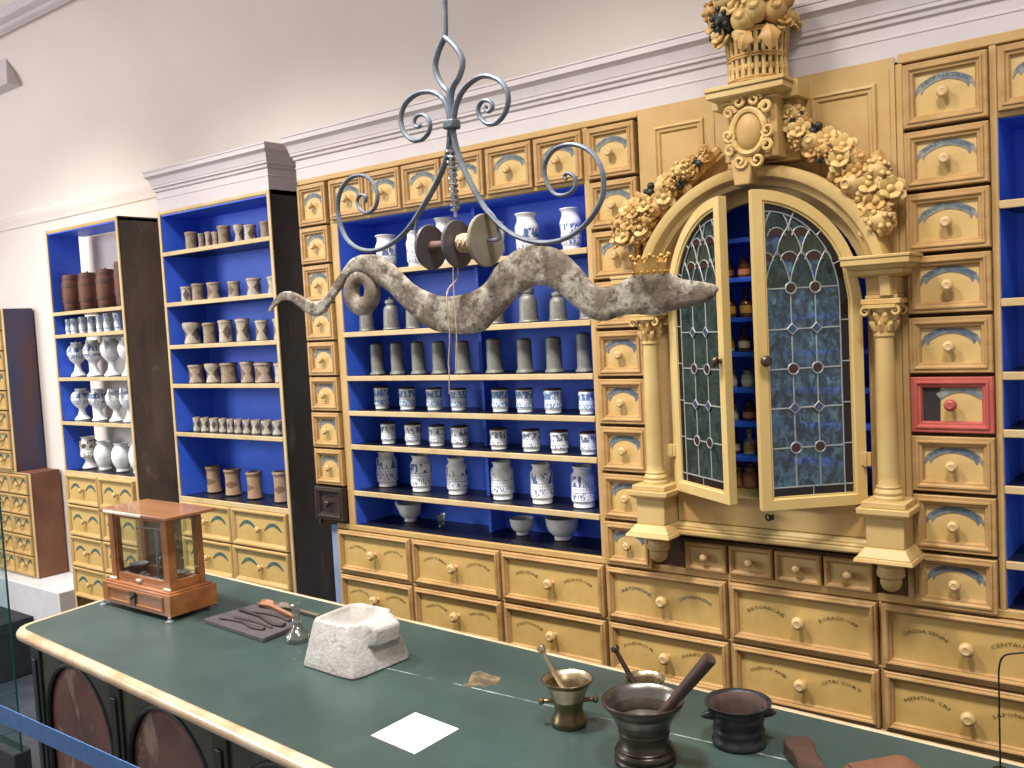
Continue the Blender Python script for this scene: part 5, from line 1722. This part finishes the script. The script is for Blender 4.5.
for x in (-2.775, -2.555):
    m = MB()
    for k in range(3):
        a = 2 * PI * k / 3
        m.tube([(x, -.715, 1.118), (x + .026 * math.cos(a), -.715 + .026 * math.sin(a), 1.002)], .0008, 4)
    m.lathe([(.0, .994), (.02, .996), (.030, 1.003), (.031, 1.004), (.02, .999), (0, .997)], (x, -.715, 0), 16)
    mk('pan', m, 'nickel', bal)
for x, y, r, h in ((-2.80, -.742, .012, .022), (-2.70, -.746, .017, .030), (-2.735, -.735, .010, .018), (-2.61, -.742, .014, .024)):
    m = MB().lathe([(r, .9634), (r, .9634 + h * .6), (r * .4, .9634 + h * .75), (r * .5, .9634 + h * .95), (0, .9634 + h)], (x, y, 0), 14)
    mk('weight', m, 'nickel', bal)

m = MB().hprism([(-2.385, -.752), (-2.078, -.775), (-2.090, -.640), (-2.367, -.560)], ZC + .0005, ZC + .0135)
tag(mk('slate_board', m, 'board', None, bevel=.002), 'flat grey board carrying spatulas and wooden spoons beside the balance case', 'board')


def tool(name, label, cat, pts, rad, mat, flat=.45, group=None):
    P = spline([Vector(p) for p in pts], 5)
    n = len(P)
    R = []
    for i in range(n):
        t = i / (n - 1) * (len(rad) - 1)
        k = min(int(t), len(rad) - 2)
        R.append(rad[k] + (rad[k + 1] - rad[k]) * (t - k))
    m = MB().tube(P, R, 8, 0, False, 1.0)
    c = sum(P, Vector()) / n
    zb = ZC + .0137
    m.xf(lambda p: Vector((p.x, p.y, zb + (p.z - zb) * 1.0)))
    # squash towards the board
    out = []
    for i in range(n):
        for k in range(8):
            v = Vector(m.v[i * 8 + k])
            v.z = P[i].z + (v.z - P[i].z) * flat
            out.append(tuple(v))
    m.v = out
    lo = min(v[2] for v in m.v)
    m.v = [(v[0], v[1], v[2] + (zb + .0004 - lo) * 1.0) for v in m.v]
    return tag(mk(name, m, mat), label, cat, group)


zt = ZC + .018
tool('spatula', 'dark horn spatula nearest the front edge of the grey board', 'spatula', [(-2.337, -.732, zt), (-2.25, -.722, zt), (-2.18, -.735, zt), (-2.132, -.731, zt)], [.004, .0035, .0045, .008, .007], 'tool', .5, 'spatulas on the grey board')
tool('spatula', 'slim dark spatula between the front one and the pale knobbed one', 'spatula', [(-2.308, -.701, zt), (-2.21, -.700, zt), (-2.124, -.7106, zt)], [.005, .0045, .0035, .003], 'tool', .5, 'spatulas on the grey board')
tool('spatula', 'long dark spatula with pale round knob end on the board', 'spatula', [(-2.350, -.650, zt), (-2.24, -.664, zt), (-2.15, -.690, zt), (-2.105, -.683, zt)], [.008, .004, .0045, .006, .010], 'tool', .5, 'spatulas on the grey board')
tool('spatula', 'dark spatula lying closest to the wooden spoons at the back', 'spatula', [(-2.300, -.6425, zt), (-2.20, -.634, zt), (-2.125, -.645, zt)], [.003, .004, .006, .007], 'tool', .5, 'spatulas on the grey board')


def spoon(name, label, a, b, mat):
    A, B = Vector(a), Vector(b)
    d = (B - A)
    L_ = d.length
    d.normalize()
    nn = d.cross(Vector((0, 0, 1)))
    m = MB()
    rows_ = [(0, .002), (.010, .016), (.030, .023), (.052, .020), (.070, .009), (.085, .0065), (L_ * .7, .0065), (L_, .008)]
    vs = []
    for t, wd in rows_:
        dip = .006 if t < .06 else 0
        for s, z in ((-1, .012), (-.55, .012 - dip), (.55, .012 - dip), (1, .012), (.6, .001), (-.6, .001)):
            vs.append(A + d * t + nn * wd * s + Vector((0, 0, z)))
    fs = []
    for i in range(len(rows_) - 1):
        for k in range(6):
            k2 = (k + 1) % 6
            fs.append((i * 6 + k, i * 6 + k2, i * 6 + 6 + k2, i * 6 + 6 + k))
    fs += [tuple(range(6)), tuple(range(len(vs) - 6, len(vs)))]
    m.add(vs, fs)
    return tag(mk(name, m, mat), label, 'spoon', 'wooden spoons on the grey board')


spoon('wooden_spoon', 'pink-brown wooden spoon with its bowl at the back of the board', (-2.352, -.574, ZC + .0140), (-2.120, -.630, ZC + .0140), 'spoon')
spoon('wooden_spoon', 'grey-brown wooden spoon behind the pink-brown one', (-2.325, -.545, ZC + .0006), (-2.105, -.560, ZC + .0006), 'spoon2')

m = MB()
m.lathe([(.028, 0), (.034, .002), (.035, .008), (.033, .018), (.022, .030), (.013, .038), (.0105, .044), (.014, .050), (.0145, .056), (.011, .062), (.012, .070), (.0125, .088), (.017, .096), (.0175, .100), (.015, .102), (.010, .096), (.0095, .060), (.009, .044), (.022, .024), (.029, .010), (0, .006)], (-2.010, -.715, ZC + .0006), 24)
tag(mk('glass_flask', m, 'flask'), 'small clear glass flask between grey board and white stone block', 'flask')

st = empty('stone_mortar', (-1.75, -.74, ZC), 'large whitish stone block hollowed on top with a side lug', 'mortar')
rb = random.Random(4)
base = [(-1.852, -.826), (-1.842, -.838), (-1.700, -.846), (-1.657, -.842), (-1.648, -.82), (-1.640, -.668), (-1.66, -.645), (-1.84, -.64), (-1.858, -.66)]
topp = [(-1.828, -.800), (-1.815, -.815), (-1.745, -.818), (-1.700, -.812), (-1.684, -.790), (-1.678, -.690), (-1.700, -.664), (-1.810, -.662), (-1.830, -.685)]
hole = []
ch = Vector((-1.762, -.742))
m = MB()
lv = []
for t in (0, .04, .3, .6, .9, 1.0):
    ring = []
    for a, b in zip(base, topp):
        tt = t ** .95
        p = Vector(a).lerp(Vector(b), tt)
        if t in (0, 1.0):
            p = ch + (p - ch) * .985
        ring.append((p.x, p.y, ZC + .0005 + .118 * t + (rb.uniform(-.003, .003) if t == 1 else 0)))
    lv.append(ring)
for sc_, dz in ((.86, .117), (.78, .108), (.55, .094), (.25, .086)):
    lv.append([(ch.x + (p[0] - ch.x) * sc_, ch.y + (p[1] - ch.y) * sc_, ZC + dz) for p in [(q_[0], q_[1]) for q_ in topp]])
vs = [p for r_ in lv for p in r_]
nb = len(base)
fs = [(i * nb + k, i * nb + (k + 1) % nb, (i + 1) * nb + (k + 1) % nb, (i + 1) * nb + k) for i in range(len(lv) - 1) for k in range(nb)]
fs += [tuple(range(nb)), tuple(range(len(vs) - nb, len(vs)))]
m.add(vs, fs)
mk('block', m, 'stone', st, bevel=.004, smooth=30)
m = MB()
lug = [(-1.686, -.790), (-1.650, -.768), (-1.640, -.690), (-1.676, -.672)]
lo_ = [(-1.676, -.786), (-1.648, -.770), (-1.642, -.692), (-1.668, -.676)]
m.add([(x, y, ZC + .060) for x, y in lo_] + [(x, y, ZC + .100) for x, y in lug] + [(-1.692, -.786, ZC + .117), (-1.672, -.768, ZC + .115), (-1.668, -.695, ZC + .117), (-1.684, -.676, ZC + .117)],
      [(0, 1, 2, 3), (0, 1, 5, 4), (1, 2, 6, 5), (2, 3, 7, 6), (3, 0, 4, 7), (4, 5, 9, 8), (5, 6, 10, 9), (6, 7, 11, 10), (7, 4, 8, 11), (8, 9, 10, 11)])
mk('lug', m, 'stone', st, bevel=.005)

m = MB().hprism([(-1.4001, -1.0289), (-1.2643, -1.0431), (-1.2647, -.9119), (-1.3999, -.8983)], ZC + .0006, ZC + .0016)
tag(mk('paper_sheet', m, 'paper', None, smooth=0), 'blank white square sheet of paper lying on the green counter', 'paper')


def mortar(name, label, c, prof, mats, mi, extra=None, group=None):
    o = empty(name, (c[0], c[1], ZC), label, 'mortar', group)
    m = MB().lathe(prof, (0, 0, 0), 36, mi)
    mk('bowl', m, mats, o, (c[0], c[1], ZC + .0006), smooth=62)
    for nm, mm, mat in (extra or []):
        mk(nm, mm, mat, o, (c[0], c[1], ZC + .0006))
    return o


def lugs(d, z, r0, r1, kind):
    out = []
    for s in (-1, 1):
        D = Vector((d[0] * s, d[1] * s, 0))
        if kind == 'ball':
            m = MB().lathe([(.0055, r0), (.0045, r0 + .010), (.004, r1 - .012), (.007, r1 - .009), (.0075, r1 - .004), (.005, r1)], (0, 0, z), 10, 0, D)
        else:
            m = MB().lathe([(.011, r0), (.010, r0 + .008), (.006, r1 - .006), (.002, r1)], (0, 0, z), 10, 0, D + Vector((0, 0, -.12)))
        out.append(m)
    return out


pv = (.815, .58)
LG = lugs(pv, .050, .028, .061, 'ball')
mortar('brass_mortar', 'small brass mortar with knobbed side handles and pale bowl', (-1.084, -.776),
       [(.033, 0), (.036, .002), (.0365, .012), (.033, .016), (.032, .022), (.029, .026), (.029, .040), (.031, .044), (.031, .056), (.030, .060), (.032, .068), (.040, .080), (.050, .090), (.0535, .094), (.053, .096), (.050, .0955), (.043, .080), (.030, .050), (.018, .030), (0, .024)],
       ['brass', 'brass_in'], [0] * 15 + [1] * 6, [('handle', LG[0], 'brass'), ('handle', LG[1], 'brass')])
mortar('brass_mortar', 'small brass mortar half hidden behind the large bronze one', (-.972, -.660),
       [(.027, 0), (.030, .002), (.030, .010), (.026, .014), (.024, .030), (.025, .05), (.034, .068), (.042, .077), (.0425, .080), (.040, .0795), (.034, .066), (.020, .030), (0, .022)],
       ['brass', 'brass_in'], [0] * 8 + [1] * 6)
mortar('bronze_mortar', 'large dark bronze mortar with flaring rim and ringed foot', (-.874, -.8355),
       [(.054, 0), (.057, .003), (.0575, .009), (.054, .012), (.056, .016), (.056, .022), (.051, .026), (.052, .030), (.047, .034), (.0455, .045), (.046, .056), (.048, .058), (.047, .061), (.049, .072), (.051, .074), (.051, .077), (.056, .088), (.066, .101), (.0745, .112), (.0765, .117), (.0755, .119), (.072, .1185), (.066, .106), (.060, .092), (.051, .076), (.040, .062), (.027, .051), (.013, .046), (0, .045)],
       ['bronze', 'bronze_in'], [0] * 21 + [1] * 8)
LG = lugs(pv, .064, .046, .072, 'spike')
mortar('iron_mortar', 'black cast iron mortar with rusty inside and pointed lugs', (-.759, -.679),
       [(.049, 0), (.051, .003), (.051, .010), (.048, .014), (.047, .024), (.049, .027), (.049, .030), (.047, .033), (.047, .046), (.049, .049), (.049, .052), (.047, .055), (.048, .066), (.056, .076), (.063, .079), (.0635, .082), (.061, .083), (.054, .078), (.045, .062), (.042, .040), (.0, .036)],
       ['cast_iron', 'rust_in'], [0] * 17 + [1] * 6, [('lug', LG[0], 'cast_iron'), ('lug', LG[1], 'cast_iron')])


def pestle(label, a, b, prof, mat):
    """prof: (fraction from head a to tip b, radius)"""
    A, B = Vector(a), Vector(b)
    L_ = (B - A).length
    m = MB().lathe([(r, t * L_) for t, r in prof], (0, 0, 0), 14, 0, B - A)
    return tag(mk('pestle', m, mat, None, A), label, 'pestle')


pestle('brass pestle leaning in the small brass mortar with handles', (-1.1501, -.776, 1.0331), (-1.070, -.776, .9115), [(0, .004), (.01, .008), (.05, .0095), (.09, .008), (.11, .0045), (.3, .0045), (.62, .005), (.68, .0075), (.72, .005), (.9, .007), (.98, .009), (1, .004)], 'brass_in')
pestle('steel grey pestle leaning in the brass mortar at the back', (-1.0409, -.664, 1.016), (-.9760, -.662, .9125), [(0, .007), (.03, .009), (.08, .009), (.11, .0045), (.3, .005), (.66, .006), (.70, .0075), (.74, .006), (.9, .008), (1, .004)], 'bronze')
pestle('thick dark wooden pestle leaning in the large bronze mortar', (-.7334, -.8355, 1.1004), (-.868, -.8355, .9360), [(0, .0115), (.01, .0125), (.3, .0115), (.62, .0095), (.66, .0115), (.70, .0095), (.75, .010), (.95, .013), (1, .009)], 'wood_dark')

# a hinged wooden press lever and a board at the near end
o2 = []
cl_ = [(-.656, -.655, .020), (-.648, -.668, .026), (-.636, -.684, .026), (-.622, -.704, .021), (-.606, -.728, .020), (-.588, -.756, .023), (-.566, -.790, .025), (-.530, -.845, .026), (-.49, -.905, .024)]
Lp, Rp = [], []
for i, (x, y, wd) in enumerate(cl_):
    a = cl_[max(0, i - 1)]
    b = cl_[min(len(cl_) - 1, i + 1)]
    d = Vector((b[0] - a[0], b[1] - a[1])).normalized()
    Lp.append((x - d.y * wd, y + d.x * wd))
    Rp.append((x + d.y * wd, y - d.x * wd))
m = MB().hprism(Rp + Lp[::-1], ZC + .0006, ZC + .030)
tag(mk('wooden_lever', m, 'wood_dark', None, bevel=.004), 'dark brown shaped wooden lever lying at the near end of counter', 'lever')
m = MB().hprism([(-.471, -.630), (-.546, -.724), (-.470, -.784), (-.395, -.690)], ZC + .0006, ZC + .028)
m.hprism([(-.478, -.640), (-.541, -.719), (-.472, -.774), (-.409, -.694)], ZC + .028, ZC + .032)
tag(mk('wooden_block', m, 'wood_red', None, bevel=.003), 'reddish wooden block beside the dark wooden lever', 'block')
P = spline([(-.3334, -.5455, ZC + .001), (-.3332, -.5455, 1.02), (-.3322, -.5455, 1.062), (-.325, -.5455, 1.084), (-.305, -.5455, 1.093), (-.27, -.5455, 1.098), (-.12, -.5455, 1.105)], 6)
m = MB().tube(P, .0016, 6)
m.lathe([(.012, 0), (.012, .002), (.003, .003)], (-.3334, -.5455, ZC + .0005), 12)
P2 = [(x + .001, y, z) for x, y, z in [(-.12, -.5455, 1.105), (-.118, -.5455, ZC + .002)]]
m.tube(P2, .0016, 6)
tag(mk('wire_stand', m, 'black_iron'), 'thin dark bent wire standing at the back edge of the counter', 'stand')

# ================================================================ the hanging serpent
YS = -.85
h3 = lambda pts: [(x, YS, z) for x, z in pts]
hang = empty('serpent_hanger', (-1.2464, YS, 2.10), 'grey wrought iron scroll hanger suspended from the ceiling above the counter', 'hanger')
m = MB().tube([(-1.2464, YS, 3.541), (-1.2464, YS, 2.35)] + h3(ROD[2:]), [.0056] * 2 + [.0056, .006], 10)
m.lathe([(.03, 3.541), (.03, 3.535), (.01, 3.525)], (-1.2464, YS, 0), 12)
mk('rod', m, 'iron', hang)
for nm, pts in (('loop_strand', LENSL), ('loop_strand', LENSR), ('scroll', UL), ('scroll', UR), ('scroll', LL), ('scroll', LR)):
    P = spline(h3(pts), 5)
    n = len(P)
    R = [.0056 if nm == 'loop_strand' else .0057 * (1 - .40 * i / n) for i in range(n)]
    mk(nm, MB().tube(P, R, 8, 0, False, 1.25), 'iron', hang)
m = MB().box(-1.260, -1.233, YS - .014, YS + .014, 2.094, 2.113)
mk('collar', m, 'iron', hang, bevel=.004)
m = MB()
P = []
for k in range(150):
    t = k / 149
    P.append((-1.2536 + .0041 * t + .0075 * math.cos(k * .50), YS + .0075 * math.sin(k * .50), 2.060 - .128 * t))
m.tube(P, .0032, 5)
m.tube([(-1.2536, YS, 2.085), (-1.2495, YS, 1.920)], .0035, 6)
mk('twisted_wire', m, 'steel', hang)
for P in ([(-1.3545, YS, 1.932), (-1.362, YS, 1.900), (-1.355, YS, 1.872), (-1.322, YS, 1.8665)], [(-1.1666, YS, 1.9268), (-1.146, YS - .002, 1.905), (-1.1440, YS, 1.880), (-1.142, YS, 1.866), (-1.176, YS, 1.8665)]):
    mk('hook', MB().tube(spline(P, 5), .0033, 6), 'iron', hang)

spool = empty('disc_spool', (-1.249, YS, 1.8665), 'horizontal spool of three upright discs hanging under the iron scrolls', 'spool')
for x, r, mat in ((-1.3221, .0465, 'disc_dark'), (-1.248, .0485, 'disc_dark'), (-1.1763, .0525, 'disc_stone')):
    m = MB().lathe([(r * .97, -.004), (r, -.002), (r, .002), (r * .97, .004), (r * .25, .005), (.006, .005)], (x, YS, 1.8665), 36, 0, (1, 0, 0))
    mk('disc', m, mat, spool)
m = MB().lathe([(.013, -1.317), (.011, -1.295), (.009, -1.253)], (0, YS, 1.8665), 14, 0, (1, 0, 0))
mk('hub', m, 'hub', spool)
m = MB()
P = [(-1.240 + .056 * k / 99, YS + .016 * math.cos(k * .75), 1.8665 + .016 * math.sin(k * .75)) for k in range(100)]
m.tube(P, .0042, 6)
m.lathe([(.013, -1.243), (.013, -1.182)], (0, YS, 1.8665), 12, 0, (1, 0, 0))
cordm = mk('cord_winding', m, 'rope', spool)
for pts, dy in ((STR1, .018), (STR2, -.018)):
    P = spline([(x, YS + (dy if i < 2 else -.024), z) for i, (x, z) in enumerate(pts)], 4)
    mk('cord_end', MB().tube(P, .0013, 5), 'rope', spool)

serp = empty('metal_serpent', (-1.24, YS, 1.72), 'corroded flat metal serpent with small gilt crown hanging below the iron scrolls', 'serpent')


def resample(pts, n):
    P = spline([Vector((x, 0, z)) for x, z in pts], 6)
    D = [0]
    for a, b in zip(P, P[1:]):
        D.append(D[-1] + (b - a).length)
    out = []
    j = 0
    for k in range(n):
        s = D[-1] * k / (n - 1)
        while j < len(D) - 2 and D[j + 1] < s:
            j += 1
        t = (s - D[j]) / max(1e-9, D[j + 1] - D[j])
        out.append(P[j].lerp(P[j + 1], t))
    return out


# pair the two edges by matching stations along them
def paired(A, B):
    n = len(A)
    a, b = resample(A, 400), resample(B, 400)
    cost = [[1e9] * 400 for _ in range(400)]
    W = 60
    for i in range(400):
        for j in range(max(0, i - W), min(400, i + W)):
            d = (a[i] - b[j]).length
            if i == 0 and j == 0:
                best = 0
            else:
                best = min(cost[i - 1][j] if i else 1e9, cost[i][j - 1] if j else 1e9, cost[i - 1][j - 1] if i and j else 1e9)
            cost[i][j] = best + d * d
    i = j = 399
    path = [(i, j)]
    while i or j:
        c = []
        if i:
            c.append((cost[i - 1][j], i - 1, j))
        if j:
            c.append((cost[i][j - 1], i, j - 1))
        if i and j:
            c.append((cost[i - 1][j - 1], i - 1, j - 1))
        _, i, j = min(c)
        path.append((i, j))
    path.reverse()
    # even out
    sel = [path[round(k * (len(path) - 1) / 139)] for k in range(140)]
    return [(a[i], b[j]) for i, j in sel]


m = MB()
prs = paired(STOP, SBOT)
vs = []
for a, b in prs:
    wd = (a - b).length
    th = min(.0075, .003 + wd * .09)
    for t, q in ((0, .45), (.07, .85), (.25, .95), (.5, 1), (.75, .95), (.93, .85), (1, .45)):
        p = a.lerp(b, t)
        vs.append((p.x, YS - th * q, p.z))
    for t, q in ((1, .25), (.5, .5), (0, .25)):
        p = a.lerp(b, t)
        vs.append((p.x, YS + th * q, p.z))
c_ = 10
fs = [(i * c_ + k, i * c_ + (k + 1) % c_, (i + 1) * c_ + (k + 1) % c_, (i + 1) * c_ + k) for i in range(len(prs) - 1) for k in range(c_)]
fs += [tuple(range(c_)), tuple(range(len(vs) - c_, len(vs)))]
m.add(vs, fs)
mk('serpent_body', m, 'serpent', serp, smooth=45)
ro = spline([(x, 0, z) for x, z in RINGO], 2, True)
ri = spline([(x, 0, z) for x, z in RINGI], 2, True)
n = len(ro)
vs = []
for f_, dy in ((0, -.004), (.12, -.011), (.5, -.014), (.88, -.011), (1, -.004), (1, .006), (0, .006)):
    for a, b in zip(ro, ri):
        p = a.lerp(b, f_)
        vs.append((p.x, YS + .004 + dy * .8, p.z))
fs = [(i * n + k, i * n + (k + 1) % n, ((i + 1) % 7) * n + (k + 1) % n, ((i + 1) % 7) * n + k) for i in range(7) for k in range(n)]
mk('tail_coil', MB().add(vs, fs), 'serpent', serp, smooth=60)
m = MB()
cc = Vector((-.811, YS, 1.776))
nn = 40
vs = []
for k in range(nn):
    a = 2 * PI * k / nn
    hgt = .016 + .012 * max(0, math.cos(5 * a)) ** 2
    for r, z in ((.031, -.004), (.036, hgt), (.033, hgt), (.028, -.004)):
        vs.append(cc + Vector((r * math.cos(a), r * .6 * math.sin(a), z)))
fs = [(k * 4 + q, k * 4 + (q + 1) % 4, ((k + 1) % nn) * 4 + (q + 1) % 4, ((k + 1) % nn) * 4 + q) for k in range(nn) for q in range(4)]
m.add(vs, fs)
for k in range(5):
    a = 2 * PI * k / 5
    m.ball(cc + Vector((.0365 * math.cos(a), .022 * math.sin(a), .029)), .0042, 8, 6)
    m.ball(cc + Vector((.036 * math.cos(a + .22), .022 * math.sin(a + .22), .025)), .003, 7, 5)
    m.ball(cc + Vector((.036 * math.cos(a - .22), .022 * math.sin(a - .22), .025)), .003, 7, 5)
for k in range(18):
    a = 2 * PI * k / 18
    m.ball(cc + Vector((.033 * math.cos(a), .0195 * math.sin(a), .001)), .0028, 6, 5)
mk('crown', m, 'gold', serp)

# ================================================================ barrier and glass screen in front
bar = empty('belt_barrier', (-2.2, -1.42, 0), 'blue webbing belt of a visitor barrier in front of counter', 'barrier')
m = MB().box(-3.05, -.15, -1.4212, -1.4188, .886, .926)
mk('belt', m, 'belt', bar, smooth=0)
for x in (-3.05, -.15):
    m = MB().lathe([(.15, 0), (.15, .01), (.03, .03), (.025, .04), (.025, .94), (.028, .95), (.02, .97)], (x, -1.42, 0), 20)
    mk('post', m, 'post', bar)
scr = empty('glass_screen', (-3.7, -.9, 0), 'clear glass screen with teal edge on a dark foot left of counter', 'screen')
m = MB().box(-4.25, -3.2915, -.903, -.897, .335, 1.60)
mk('pane', m, 'screen', scr, smooth=0)
m = MB().box(-3.2912, -3.2885, -.903, -.897, .335, 1.60)
mk('pane_edge', m, 'screen_edge', scr, smooth=0)
m = MB().box(-4.3, -3.285, -.93, -.87, 0, .335)
mk('foot', m, 'carpet', scr, bevel=.005)
